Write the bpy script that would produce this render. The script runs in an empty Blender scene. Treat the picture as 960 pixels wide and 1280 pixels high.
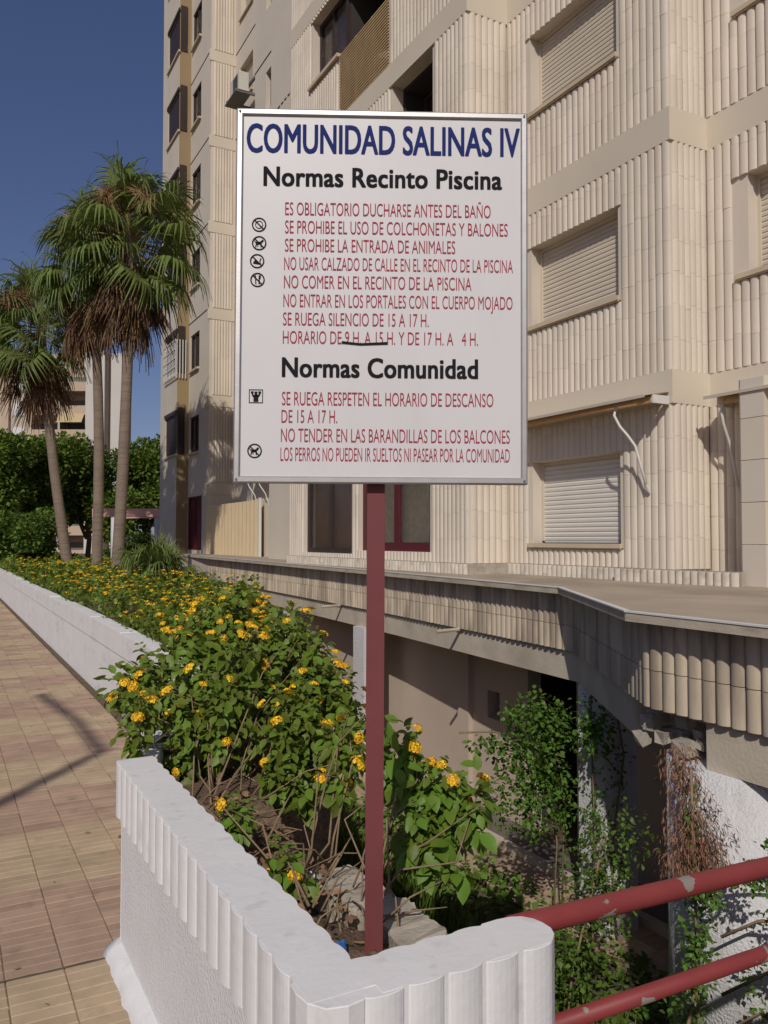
import bpy, math, random
import numpy as np
from mathutils import Vector, Matrix
R = math.radians
random.seed(7); rng = np.random.default_rng(7)
sc = bpy.context.scene
COL = sc.collection

# ------------------------------------------------------------------ camera, sky, sun
# axes: +Y runs along the street and the facades, +X from the pavement to the building, z = 0 is the pavement
cam = bpy.data.cameras.new("camera"); camo = bpy.data.objects.new("camera", cam); COL.objects.link(camo)
cam.sensor_fit = 'VERTICAL'; cam.sensor_height = 24.0; cam.lens = 24.0 * 1020 / 1280
cam.clip_start = 0.05; cam.clip_end = 3000
camo.location = (0, 0, 1.6); camo.rotation_euler = (R(90 + 1.91), 0, R(-28.55))
sc.camera = camo
sc.render.resolution_x = 768; sc.render.resolution_y = 1024
SUN_EL, SUN_AZ = 38.0, 218.0
w = bpy.data.worlds.new("World"); sc.world = w; w.use_nodes = True
nt = w.node_tree; bg = nt.nodes['Background']
sky = nt.nodes.new('ShaderNodeTexSky'); sky.sky_type = 'NISHITA'; sky.sun_disc = False
sky.sun_elevation = R(SUN_EL); sky.sun_rotation = R(SUN_AZ)
sky.air_density = 1.0; sky.dust_density = 3.0; sky.ozone_density = 4.0; sky.altitude = 1500
tint = nt.nodes.new('ShaderNodeMixRGB'); tint.blend_type = 'MULTIPLY'; tint.inputs[0].default_value = 1
tint.inputs[2].default_value = (0.98, 0.80, 0.80, 1)
even = nt.nodes.new('ShaderNodeMixRGB'); even.inputs[0].default_value = 0.55; even.inputs[2].default_value = (0.06, 0.18, 0.62, 1)
nt.links.new(sky.outputs[0], tint.inputs[1]); nt.links.new(tint.outputs[0], even.inputs[1]); nt.links.new(even.outputs[0], bg.inputs[0])
bg.inputs[1].default_value = 0.14
sl = bpy.data.lights.new("sun", 'SUN'); sl.energy = 2.7; sl.angle = R(0.53); sl.color = (1.0, 0.945, 0.865)
so = bpy.data.objects.new("sun", sl); COL.objects.link(so); so.location = (0, 0, 30)
LD = Vector((-math.sin(R(SUN_AZ)) * math.cos(R(SUN_EL)), -math.cos(R(SUN_AZ)) * math.cos(R(SUN_EL)), -math.sin(R(SUN_EL))))
so.rotation_euler = LD.to_track_quat('-Z', 'Y').to_euler()
sc.view_settings.view_transform = 'Standard'; sc.view_settings.look = 'None'
sc.view_settings.exposure = 0.0; sc.view_settings.gamma = 1.0
try:
    sc.cycles.max_bounces = 6; sc.cycles.transparent_max_bounces = 8
except Exception: pass

# ------------------------------------------------------------------ materials
def mat(name, color, rough=0.85, var=0.12, vscale=6.0, bump=0.0, bscale=60.0, metal=0.0, island=0.0,
        dirt=None, dirt_scale=(6, 6, 0.8), dirt_lo=0.5, dirt_hi=0.7, dirt_amt=0.8, trans=0.0, bdist=0.01, spec=0.3):
    m = bpy.data.materials.new(name); m.use_nodes = True
    t = m.node_tree; N = t.nodes; L = t.links; b = N['Principled BSDF']
    b.inputs['Roughness'].default_value = rough; b.inputs['Metallic'].default_value = metal
    try: b.inputs['Specular IOR Level'].default_value = spec
    except Exception: pass
    geo = N.new('ShaderNodeNewGeometry')
    no = N.new('ShaderNodeTexNoise'); no.inputs['Scale'].default_value = vscale; no.inputs['Detail'].default_value = 5
    L.new(geo.outputs['Position'], no.inputs['Vector'])
    hsv = N.new('ShaderNodeHueSaturation'); hsv.inputs['Color'].default_value = (*color, 1)
    mr = N.new('ShaderNodeMapRange'); mr.inputs[1].default_value = 0.25; mr.inputs[2].default_value = 0.75
    mr.inputs[3].default_value = 1 - var; mr.inputs[4].default_value = 1 + var
    L.new(no.outputs[0], mr.inputs[0]); val = mr.outputs[0]
    if island > 0:
        oi = N.new('ShaderNodeObjectInfo'); ad = N.new('ShaderNodeMath'); ad.operation = 'ADD'
        L.new(geo.outputs['Random Per Island'], ad.inputs[0]); L.new(oi.outputs['Random'], ad.inputs[1])
        fr = N.new('ShaderNodeMath'); fr.operation = 'FRACT'; L.new(ad.outputs[0], fr.inputs[0])
        m2 = N.new('ShaderNodeMapRange'); m2.inputs[3].default_value = 1 - island; m2.inputs[4].default_value = 1 + island
        L.new(fr.outputs[0], m2.inputs[0]); mu = N.new('ShaderNodeMath'); mu.operation = 'MULTIPLY'
        L.new(val, mu.inputs[0]); L.new(m2.outputs[0], mu.inputs[1]); val = mu.outputs[0]
        if trans > 0:
            m3 = N.new('ShaderNodeMapRange'); m3.inputs[3].default_value = 0.472; m3.inputs[4].default_value = 0.512
            L.new(fr.outputs[0], m3.inputs[0]); L.new(m3.outputs[0], hsv.inputs['Hue'])
    L.new(val, hsv.inputs['Value']); out = hsv.outputs[0]
    if dirt:
        mp = N.new('ShaderNodeMapping'); mp.inputs['Scale'].default_value = dirt_scale
        L.new(geo.outputs['Position'], mp.inputs['Vector'])
        n2 = N.new('ShaderNodeTexNoise'); n2.inputs['Scale'].default_value = 1.0; n2.inputs['Detail'].default_value = 6
        L.new(mp.outputs[0], n2.inputs['Vector'])
        r = N.new('ShaderNodeMapRange'); r.inputs[1].default_value = dirt_lo; r.inputs[2].default_value = dirt_hi
        r.inputs[3].default_value = 0; r.inputs[4].default_value = dirt_amt; L.new(n2.outputs[0], r.inputs[0])
        mx = N.new('ShaderNodeMixRGB'); mx.inputs[2].default_value = (*dirt, 1)
        L.new(r.outputs[0], mx.inputs[0]); L.new(out, mx.inputs[1]); out = mx.outputs[0]
    L.new(out, b.inputs['Base Color'])
    if bump > 0:
        n3 = N.new('ShaderNodeTexNoise'); n3.inputs['Scale'].default_value = bscale; n3.inputs['Detail'].default_value = 6
        L.new(geo.outputs['Position'], n3.inputs['Vector'])
        bp = N.new('ShaderNodeBump'); bp.inputs['Strength'].default_value = bump; bp.inputs['Distance'].default_value = bdist
        L.new(n3.outputs[0], bp.inputs['Height']); L.new(bp.outputs[0], b.inputs['Normal'])
    if trans > 0:
        tr = N.new('ShaderNodeBsdfTranslucent'); L.new(out, tr.inputs['Color'])
        ms = N.new('ShaderNodeMixShader'); ms.inputs[0].default_value = trans
        L.new(b.outputs[0], ms.inputs[1]); L.new(tr.outputs[0], ms.inputs[2])
        L.new(ms.outputs[0], N['Material Output'].inputs['Surface'])
    return m

M = {}
M['cream'] = mat('cream_tile', (0.67, 0.59, 0.485), 0.8, .07, 1.3, .25, 120, island=.055, bdist=.004, dirt=(.50,.41,.30), dirt_scale=(2.2,2.2,.35), dirt_lo=.52, dirt_hi=.72, dirt_amt=.45)
M['cream_wall'] = mat('cream_wall', (0.62, 0.55, 0.455), 0.85, .06, .9, .2, 90, bdist=.004)
M['band'] = mat('band_render', (0.63, 0.555, 0.44), 0.85, .06, .8, .15, 140, bdist=.003)
M['groove'] = mat('groove_mortar', (0.50, 0.40, 0.28), 0.9, .08, 3)
M['age_tile'] = mat('weathered_tile', (0.56, 0.465, 0.345), 0.85, .10, 3, .35, 90, island=.12, dirt=(0.25, .20, .15),
                    dirt_scale=(5, 5, .9), dirt_lo=.46, dirt_hi=.62, dirt_amt=.75, bdist=.004)
M['canopy_top'] = mat('canopy_screed', (0.40, 0.33, 0.25), 0.9, .14, 1.6, .35, 50, dirt=(.24,.20,.15), dirt_scale=(1.4,1.4,1.4), dirt_lo=.48, dirt_hi=.68, dirt_amt=.5)
M['slab_edge'] = mat('slab_edge', (0.50, 0.43, 0.33), 0.85, .12, 6, .3, 70, dirt=(.25, .2, .14), dirt_scale=(3, 3, 14), dirt_lo=.5, dirt_hi=.7, dirt_amt=.5)
M['beam'] = mat('beam_concrete', (0.56, 0.49, 0.385), 0.88, .10, 2.2, .35, 45, dirt=(.30, .24, .16), dirt_scale=(2, 2, 3), dirt_lo=.5, dirt_hi=.75, dirt_amt=.5)
M['white_paint'] = mat('white_masonry_paint', (0.74, 0.73, 0.715), 0.6, .04, 5, .5, 26, bdist=.004, dirt=(.45, .42, .38), dirt_scale=(20, 20, 9), dirt_lo=.60, dirt_hi=.70, dirt_amt=.3)
M['stucco'] = mat('white_stucco', (0.74, 0.735, 0.735), 0.6, .04, 5, .75, 95, bdist=.008, spec=.5)
M['stucco_big'] = mat('white_stucco_rough', (0.66, 0.65, 0.65), 0.8, .05, 4, 1.0, 60, bdist=.014, dirt=(.42, .38, .32), dirt_scale=(4, 4, 2), dirt_lo=.52, dirt_hi=.7, dirt_amt=.35)
M['farwall'] = mat('white_wall_paint', (0.73, 0.72, 0.70), 0.75, .05, 3, .35, 50, bdist=.006, dirt=(.44, .42, .40), dirt_scale=(2.5, 2.5, 9), dirt_lo=.55, dirt_hi=.75, dirt_amt=.4)
M['oldblock'] = mat('old_concrete_block', (0.40, 0.355, 0.29), 0.92, .2, 14, .8, 70, bdist=.006)
M['alu'] = mat('aluminium', (0.50, 0.48, 0.46), 0.45, .08, 20, .15, 200, metal=.75, bdist=.001)
M['sign_white'] = mat('sign_white', (0.66, 0.645, 0.635), 0.4, .02, 3, spec=.4, dirt=(.52,.49,.45), dirt_scale=(7,7,2.2), dirt_lo=.52, dirt_hi=.8, dirt_amt=.3)
M['navy'] = mat('ink_navy', (0.026, 0.038, 0.155), 0.9, .03, spec=.05)
M['ink'] = mat('ink_black', (0.022, 0.02, 0.024), 0.9, .03, spec=.05)
M['red_ink'] = mat('ink_red', (0.36, 0.05, 0.08), 0.9, .05, spec=.05)
M['maroon'] = mat('maroon_paint', (0.175, 0.048, 0.05), 0.55, .06, 9, .12, 90, bdist=.002)
M['rail'] = mat('red_rail_paint', (0.235, 0.042, 0.04), 0.5, .08, 8, .15, 60, dirt=(.25, .22, .19), dirt_scale=(9, 9, 14), dirt_lo=.625, dirt_hi=.635, dirt_amt=1, bdist=.002)
M['tile_tan'] = mat('paving_tan', (0.46, 0.345, 0.225), 0.88, .16, 5, .4, 120, island=.10, bdist=.003, dirt=(.24, .18, .12), dirt_scale=(9, 9, 9), dirt_lo=.56, dirt_hi=.8, dirt_amt=.6)
M['tile_red'] = mat('paving_red', (0.40, 0.275, 0.195), 0.88, .16, 5, .4, 120, island=.12, bdist=.003, dirt=(.19, .13, .10), dirt_scale=(9, 9, 9), dirt_lo=.56, dirt_hi=.8, dirt_amt=.6)
M['joint'] = mat('paving_joint_dirt', (0.13, 0.095, 0.06), 0.95, .25, 12, .5, 60)
M['soil'] = mat('dry_soil', (0.17, 0.115, 0.075), 0.95, .35, 25, 1, 60, bdist=.02)
M['earth'] = mat('lower_earth', (0.12, 0.10, 0.06), 0.95, .3, 6, .6, 30)
M['twig'] = mat('twig', (0.25, 0.175, 0.105), 0.85, .2, 30, .4, 150)
M['litter'] = mat('dead_leaf', (0.26, 0.155, 0.085), 0.85, .2, 30, island=.35)
M['leaf'] = mat('lantana_leaf', (0.135, 0.205, 0.024), 0.5, .12, 14, island=.35, trans=.3, spec=.35)
M['leaf_big'] = mat('lantana_leaf_large', (0.13, 0.225, 0.026), 0.48, .10, 14, island=.25, trans=.3, spec=.35)
M['leaf_far'] = mat('tree_leaf', (0.14, 0.215, 0.032), 0.55, .15, 2, island=.45, trans=.3)
M['leaf_dark'] = mat('shrub_leaf', (0.095, 0.165, 0.025), 0.55, .15, 2, island=.4, trans=.25)
M['vine'] = mat('vine_leaf', (0.10, 0.20, 0.03), 0.5, .12, 8, island=.35, trans=.3)
M['dry_vine'] = mat('dry_vine', (0.24, 0.125, 0.075), 0.85, .2, 20, island=.4)
M['ivy'] = mat('ground_ivy', (0.11, 0.19, 0.03), 0.6, .15, 6, island=.4, trans=.2)
M['grass'] = mat('lawn_blade', (0.12, 0.19, 0.03), 0.6, .15, 6, island=.4, trans=.3)
M['flower'] = mat('lantana_flower', (0.86, 0.54, 0.02), 0.6, .10, 60, island=.25, trans=.15)
M['palm_leaf'] = mat('palm_frond', (0.135, 0.185, 0.045), 0.45, .2, 3, island=.35, trans=.25)
M['palm_dead'] = mat('dead_frond', (0.17, 0.105, 0.055), 0.85, .2, 3, island=.4, trans=.1)
M['palm_stem'] = mat('frond_stalk', (0.20, 0.17, 0.06), 0.7, .15, 5)
M['panicle'] = mat('dry_flower_stalk', (0.33, 0.19, 0.10), 0.85, .2, 9)
M['panicle_y'] = mat('fresh_flower_stalk', (0.40, 0.37, 0.14), 0.85, .2, 9)
M['trunk'] = mat('palm_trunk', (0.22, 0.17, 0.13), 0.92, .15, 3, .7, 20, bdist=.02, dirt=(.15, .11, .08), dirt_scale=(1, 1, 22), dirt_lo=.5, dirt_hi=.65, dirt_amt=.6)
M['bark'] = mat('bark', (0.13, 0.095, 0.065), 0.9, .2, 6, .6, 20)
M['brown'] = mat('brown_paint', (0.30, 0.22, 0.12), 0.85, .06, 1)
M['shutter'] = mat('shutter_beige', (0.60, 0.53, 0.42), 0.6, .05, 3)
M['shutter_w'] = mat('shutter_white', (0.66, 0.62, 0.55), 0.6, .04, 3)
M['upstand'] = mat('upstand_tile', (.60,.54,.45), .85, .1, 6, .3, 90, island=.12, dirt=(.3,.25,.19), dirt_scale=(9,9,9), dirt_lo=.52, dirt_hi=.7, dirt_amt=.5)
M['sill'] = mat('sill_stone', (0.56, 0.46, 0.32), 0.7, .08, 5)
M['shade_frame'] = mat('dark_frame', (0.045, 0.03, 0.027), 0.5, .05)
M['maroon_frame'] = mat('maroon_frame', (0.10, 0.018, 0.024), 0.45, .05)
M['curtain'] = mat('curtain', (0.46, 0.40, 0.31), 0.9, .15, 12)
M['brown_curtain'] = mat('brown_curtain', (0.20, 0.085, 0.05), 0.9, .15, 8)
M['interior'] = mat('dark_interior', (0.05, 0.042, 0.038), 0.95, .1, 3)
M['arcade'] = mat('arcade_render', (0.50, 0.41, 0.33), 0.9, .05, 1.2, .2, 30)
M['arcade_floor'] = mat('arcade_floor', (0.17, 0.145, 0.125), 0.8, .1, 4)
M['lattice'] = mat('lattice_wood', (0.50, 0.36, 0.20), 0.75, .10, 9)
M['white_metal'] = mat('white_metal', (0.66, 0.64, 0.60), 0.5, .05, 9)
M['awning_cover'] = mat('awning_cover', (0.52, 0.46, 0.36), 0.7, .06, 4)
M['awning_cloth'] = mat('awning_cloth', (0.55, 0.36, 0.20), 0.9, .12, 7)
M['grey_metal'] = mat('grey_metal', (0.16, 0.155, 0.15), 0.6, .08, 9)
M['ac'] = mat('ac_casing', (0.62, 0.60, 0.53), 0.6, .05, 6)
M['ac_dark'] = mat('ac_grille', (0.16, 0.15, 0.14), 0.7, .05, 6)
M['pink'] = mat('pink_paint', (0.66, 0.38, 0.32), 0.8, .05, 3)
M['pergola_white'] = mat('pergola_white', (0.55, 0.54, 0.54), 0.8, .05, 3)
M['far_wall'] = mat('far_building_render', (0.50, 0.38, 0.28), 0.9, .05, .3)
M['far_wall2'] = mat('far_building_cream', (0.50, 0.43, 0.34), 0.9, .05, .3)
M['far_white'] = mat('far_building_white', (0.56, 0.53, 0.48), 0.9, .04, .3)
M['awn_y'] = mat('yellow_awning', (0.50, 0.40, 0.22), 0.9, .05, .5)
M['plastic'] = mat('clear_plastic', (0.34, 0.33, 0.30), 0.25, .2, 60, spec=.6)
M['blue_plastic'] = mat('blue_plastic', (0.03, 0.13, 0.38), 0.35, .2, 60)
M['black_pipe'] = mat('black_hose', (0.025, 0.024, 0.024), 0.5, .1)
M['cream_screen'] = mat('cream_screen', (0.66, 0.52, 0.32), 0.75, .04, 2)
# glass
def glassmat(name, col):
    m = bpy.data.materials.new(name); m.use_nodes = True; b = m.node_tree.nodes['Principled BSDF']
    b.inputs['Base Color'].default_value = (*col, 1); b.inputs['Roughness'].default_value = .05; b.inputs['IOR'].default_value = 1.2
    b.inputs['Transmission Weight'].default_value = .97
    n = m.node_tree.nodes.new('ShaderNodeTexNoise'); n.inputs['Scale'].default_value = 1.5
    bp = m.node_tree.nodes.new('ShaderNodeBump'); bp.inputs['Strength'].default_value = .05
    m.node_tree.links.new(n.outputs[0], bp.inputs['Height']); m.node_tree.links.new(bp.outputs[0], b.inputs['Normal'])
    return m
M['glass'] = glassmat('window_glass', (.72, .70, .66))

# ------------------------------------------------------------------ helpers
class MB:
    def __init__(s): s.v = []; s.f = []; s.m = []
    def add(s, vs, fs, mi=0):
        o = len(s.v); s.v += [tuple(v) for v in vs]; s.f += [tuple(i + o for i in f) for f in fs]; s.m += [mi] * len(fs)
        return s
    def box(s, x0, x1, y0, y1, z0, z1, mi=0):
        return s.add([(x0,y0,z0),(x1,y0,z0),(x1,y1,z0),(x0,y1,z0),(x0,y0,z1),(x1,y0,z1),(x1,y1,z1),(x0,y1,z1)],
                     [(0,3,2,1),(4,5,6,7),(0,1,5,4),(1,2,6,5),(2,3,7,6),(3,0,4,7)], mi)
    def obox(s, p0, p1, w0, w1, z0, z1, mi=0):
        """box along p0-p1, offset w0..w1 to the outward side (right of the walking direction)"""
        d = (Vector(p1) - Vector(p0)).normalized(); n = Vector((d.y, -d.x))
        a, b = Vector(p0) + n * w0, Vector(p1) + n * w0; c, e = Vector(p1) + n * w1, Vector(p0) + n * w1
        q = [a, b, c, e]
        return s.add([(p.x, p.y, z0) for p in q] + [(p.x, p.y, z1) for p in q],
                     [(0,1,2,3),(4,7,6,5),(0,4,5,1),(1,5,6,2),(2,6,7,3),(3,7,4,0)], mi)
    def prism(s, pts, z0, z1, mi=0, bev=0.0):
        n = len(pts); 
        if bev > 0:
            c = Vector((sum(p[0] for p in pts)/n, sum(p[1] for p in pts)/n))
            ins = [tuple(Vector(p) + (c - Vector(p)).normalized() * bev) for p in pts]
            vs = [(*p, z0) for p in pts] + [(*p, z1 - bev) for p in pts] + [(*p, z1) for p in ins]
            fs = [tuple(range(n))[::-1]] + [(i, (i+1)%n, n+(i+1)%n, n+i) for i in range(n)] + [(n+i, n+(i+1)%n, 2*n+(i+1)%n, 2*n+i) for i in range(n)] + [tuple(range(2*n, 3*n))]
        else:
            vs = [(*p, z0) for p in pts] + [(*p, z1) for p in pts]
            fs = [tuple(range(n))[::-1], tuple(range(n, 2*n))] + [(i, (i+1)%n, n+(i+1)%n, n+i) for i in range(n)]
        return s.add(vs, fs, mi)
    def tube(s, pts, r, seg=8, mi=0, cap=True):
        pts = [Vector(p) for p in pts]; n = len(pts)
        rs = r if isinstance(r, (list, tuple)) else [r] * n
        ring = []; side = None
        for i, p in enumerate(pts):
            t = (pts[min(i+1, n-1)] - pts[max(i-1, 0)]).normalized()
            if side is None:
                side = t.cross(Vector((0, 0, 1)))
                if side.length < .05: side = t.cross(Vector((0, 1, 0)))
            side = (side - t * side.dot(t)).normalized(); u = t.cross(side)
            ring.append([p + (side * math.cos(2*math.pi*k/seg) + u * math.sin(2*math.pi*k/seg)) * rs[i] for k in range(seg)])
        vs = [v for q in ring for v in q]
        fs = [(i*seg+k, i*seg+(k+1)%seg, (i+1)*seg+(k+1)%seg, (i+1)*seg+k) for i in range(n-1) for k in range(seg)]
        if cap: fs += [tuple(range(seg))[::-1], tuple(range((n-1)*seg, n*seg))]
        return s.add(vs, fs, mi)
    def mesh(s, name, mats, smooth=False):
        me = bpy.data.meshes.new(name); me.from_pydata([tuple(v) for v in s.v], [], s.f)
        for m in (mats if isinstance(mats, (list, tuple)) else [mats]): me.materials.append(m)
        if any(s.m): me.polygons.foreach_set('material_index', s.m)
        if smooth: me.polygons.foreach_set('use_smooth', [True] * len(s.f))
        me.update(); return me
    def build(s, name, mats, parent=None, smooth=False, **kw):
        return link(name, s.mesh(name, mats, smooth), parent, **kw)

def link(name, data, parent=None, loc=(0,0,0), rz=0.0, **props):
    o = bpy.data.objects.new(name, data); COL.objects.link(o); o.parent = parent
    o.location = loc; o.rotation_euler = (0, 0, rz)
    for k, v in props.items(): o[k] = v
    return o
def thing(name, label, cat, loc=(0,0,0), group=None):
    o = link(name, None, None, loc, label=label, category=cat)
    if group: o['group'] = group
    return o
def tagged(o, label, cat, group=None):
    o['label'] = label; o['category'] = cat
    if group: o['group'] = group
    return o
def copy_tree(o, parent=None):
    c = o.copy(); COL.objects.link(c); c.parent = parent
    for ch in o.children: copy_tree(ch, c)
    return c
def np_mesh(name, V, Fq, mats, mi=None, smooth=False):
    """V (n,3), Fq (m,k) uniform polygons"""
    me = bpy.data.meshes.new(name); n = len(V); m, k = Fq.shape
    me.vertices.add(n); me.vertices.foreach_set('co', np.ascontiguousarray(V, dtype=np.float32).ravel())
    me.loops.add(m * k); me.loops.foreach_set('vertex_index', Fq.astype(np.int32).ravel())
    me.polygons.add(m); me.polygons.foreach_set('loop_start', np.arange(0, m*k, k, dtype=np.int32))
    try: me.polygons.foreach_set('loop_total', np.full(m, k, dtype=np.int32))
    except Exception: pass
    for q in (mats if isinstance(mats, (list, tuple)) else [mats]): me.materials.append(q)
    if mi is not None: me.polygons.foreach_set('material_index', mi.astype(np.int32))
    if smooth: me.polygons.foreach_set('use_smooth', np.ones(m, dtype=bool))
    me.update(calc_edges=True); me.validate(); return me
CAMP = np.array([0, 0, 1.6])
FWD = np.array([math.sin(R(28.55)), math.cos(R(28.55)), 0.0])
def apparent(p):           # how large a unit shows in the photograph from the viewpoint (0 when behind it)
    v = np.asarray(p) - CAMP; d = float(v @ FWD)
    return 0 if d < .3 else 1 / d

# leaf templates: (x across, y along, z up)
LEAF = np.array([(0,0,0),(-.24,.22,.05),(-.30,.48,.06),(-.20,.76,.02),(0,1,-.10),(.20,.76,.02),(.30,.48,.06),(.24,.22,.05),(0,.5,0)], float)
LEAF_F = np.array([(0,7,8,1),(8,2,1,1),(7,6,8,8),(8,6,5,4),(8,4,3,2)])
LEAF_T = np.array([(0,8,1),(1,8,2),(2,8,3),(3,8,4),(4,8,5),(5,8,6),(6,8,7),(7,8,0)])
QUAD = np.array([(0,0,0),(-.3,.45,.05),(0,1,-.06),(.3,.45,.05)], float)
QUAD_T = np.array([(0,3,2),(0,2,1)])
def frames(dirs, ups):
    y = dirs / np.linalg.norm(dirs, axis=1, keepdims=True)
    x = np.cross(y, ups); n = np.linalg.norm(x, axis=1, keepdims=True); x = np.where(n < 1e-4, np.array([[1.,0,0]]), x / np.maximum(n, 1e-6))
    z = np.cross(x, y); return x, y, z
def leaves(name, pos, dirs, size, material, parent=None, tmpl='quad', width=1.0, ups=None, **kw):
    pos = np.asarray(pos, float); dirs = np.asarray(dirs, float); n = len(pos)
    if ups is None: ups = np.tile([0, 0, 1.], (n, 1)) + rng.normal(0, .35, (n, 3))
    x, y, z = frames(dirs, ups); T, Fc = (LEAF, LEAF_T) if tmpl == 'leaf' else (QUAD, QUAD_T)
    sz = np.broadcast_to(np.asarray(size, float), (n,))[:, None, None]
    V = pos[:, None, :] + sz * (T[None, :, 0:1] * width * x[:, None, :] + T[None, :, 1:2] * y[:, None, :] + T[None, :, 2:3] * z[:, None, :])
    Fq = (Fc[None] + (np.arange(n) * len(T))[:, None, None]).reshape(-1, 3)
    return link(name, np_mesh(name, V.reshape(-1, 3), Fq, material), parent, **kw)
def rand_dirs(n, zb=0.0):
    d = rng.normal(0, 1, (n, 3)); d[:, 2] += zb; return d / np.linalg.norm(d, axis=1, keepdims=True)
def blob_points(blobs, n, shell=.55):
    """points in the outer shell of a set of ellipsoids (cx,cy,cz,rx,ry,rz); returns pos, outward"""
    b = np.array(blobs, float); wts = (b[:,3]*b[:,4]+b[:,4]*b[:,5]+b[:,3]*b[:,5]); k = rng.choice(len(b), n, p=wts/wts.sum())
    d = rand_dirs(n); r = 1 - shell * rng.random(n) ** 1.6
    r = r * (1 + .12*np.sin(7*d[:,0]+3*k) + .10*np.sin(9*d[:,1]+2*k))
    return b[k,:3] + d * r[:,None] * b[k,3:6], d

# ------------------------------------------------------------------ ground and paving
g = MB()
g.box(-400, 1.46, -60, 3.35, -.5, -.012); g.box(-400, 1.6, 3.35, 600, -.5, -.012); g.box(1.46, 30, -60, 1.42, -.5, -.012)
pavement = g.build('pavement', M['joint'], kind='structure')
lg = MB(); lg.box(1.2, 6.2, 1.43, 3.35, -2.5, -1.9); lg.box(1.6, 200, 3.352, 26, -2.5, -1.902); lg.box(3.2, 300, 26.002, 600, -2.5, -.05)
lg.box(6.202, 200, 1.43, 3.35, -2.5, -1.9)
lg.build('lower_ground', M['earth'], kind='structure')
# grooved paving tiles 0.2 m
def tile_mesh(material):
    m = MB(); P = .198; gz = -.0035; n = 3; h = P / 2; bw = P / n
    m.box(-h, h, -h, h, -.03, gz)
    for i in range(n):
        y0 = -h + i*bw + .0022; y1 = y0 + bw - .0044; c = .002
        m.add([(-h+c,y0,gz),(h-c,y0,gz),(h-c,y1,gz),(-h+c,y1,gz),(-h+2*c,y0+c,0),(h-2*c,y0+c,0),(h-2*c,y1-c,0),(-h+2*c,y1-c,0)],
              [(4,5,6,7),(0,1,5,4),(1,2,6,5),(2,3,7,6),(3,0,4,7)])
    return m
tm = {c: tile_mesh(None).mesh('paving_tile', M[c]) for c in ('tile_tan', 'tile_red')}
tile_list = []
for j in range(-4, 150):
    y = 3.30 - .1 + (j - 4) * .197 + .012
    for i in range(-14, 8):
        x = .63 - .1 + (i - 1) * .2 + .004 + .2
        if x > 1.42: continue
        if x > .6 and y < 3.36: continue
        band = math.floor((y - 3.30) / .788)
        red = band % 2 == 0
        if y > 5.6 and random.random() < .05: red = not red
        tile_list.append((x, y, red, apparent((x, y, 0)) if x > -.2 and y > 2.3 else 0))
tile_list.sort(key=lambda q: -q[3])
def tile_pose(x, y):
    return Matrix.Translation((x, y, random.uniform(-.003, .002))) @ Matrix.Rotation(random.gauss(0, .006), 4, 'X') @ Matrix.Rotation(random.gauss(0, .006), 4, 'Y') @ Matrix.Rotation(random.gauss(0, .006), 4, 'Z')
for x, y, red, a in tile_list[:290]:
    o = link('paving_tile', tm['tile_red' if red else 'tile_tan'], pavement); o.matrix_local = tile_pose(x, y)
rest = MB()
tmb = tile_mesh(None)
for x, y, red, a in tile_list[290:]:
    P = tile_pose(x, y)
    rest.add([P @ Vector(v) for v in tmb.v], tmb.f, 1 if red else 0)
rest.build('paving_tile', [M['tile_tan'], M['tile_red']], pavement, kind='stuff')

for (x0, x1, y) in ((-2.4, .61, 3.296),):
    m = MB(); V = []
    for i in range(61):
        x = x0 + (x1-x0)*i/60; V += [(x, y-.006-random.uniform(0,.004), .0015), (x, y+.006+random.uniform(0,.004), .0015)]
    m.add(V, [(2*i, 2*i+2, 2*i+3, 2*i+1) for i in range(60)]); m.build('joint_filler', M['joint'], pavement)

# ------------------------------------------------------------------ near planter
planter = thing('planter', 'near white stucco planter with scalloped rim around the sign post', 'planter', (.9, 2.3, 0))
PO = Vector((.9, 2.3, 0))
def L2(m): m.v = [(v[0]-PO.x, v[1]-PO.y, v[2]-PO.z) for v in m.v]; return m
wl = MB()
wl.box(.638, .735, 1.40, 3.30, -.01, .552); wl.box(.7352, 1.18, 1.40, 1.495, -1.9, .552)
wl.obox((1.46,5.25),(.638,3.31),-.10,0,-.01,.70)
wl.box(1.13, 1.18, 1.4952, 3.30, -1.9, .42)
L2(wl).build('stucco_wall', M['stucco'], planter)
pl = MB()
pts = []
for i in range(40):
    y = 1.2 + i * .0545; pts.append((.598 + random.uniform(-.006, .006), y))
vs = []; 
for (x, y) in pts: vs += [(x-.02, y, -.01), (x-.010, y, .024), (x+.010, y, .042), (x+.05, y, .056)]
fs = [(4*i+k, 4*i+k+1, 4*i+5+k, 4*i+4+k) for i in range(len(pts)-1) for k in range(3)]
fs += [(4*39,4*39+1,4*39+2,4*39+3)]
pl.add(vs, fs); L2(pl).build('plinth', M['white_paint'], planter, smooth=True)
BW = .0935
def scallop(length=.15, w=BW, h=.2, broken=0):
    """stadium block, long axis x (0..length), width along y, rounded both ends"""
    n = 11; pts = []
    for i in range(n):
        a = -math.pi/2 + math.pi*(i/(n-1)); pts.append((length - .016 + .016*math.cos(a), w*.495*math.sin(a)))
    for i in range(n):
        a = math.pi/2 + math.pi*(i/(n-1)); pts.append((.016 + .016*math.cos(a), w*.495*math.sin(a)))
    m = MB(); m.prism(pts, 0, h, bev=.0012)
    if broken:
        rr = random.Random(broken)
        m.v = [(v[0]+rr.uniform(-.003,.003), v[1]+rr.uniform(-.002,.002), v[2]+(rr.uniform(-.016,.002) if v[2] > .1 else 0)) for v in m.v]
    return m
sb = scallop().mesh('scalloped_block', M['white_paint'], False)
y = 3.235; k = 0
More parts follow.
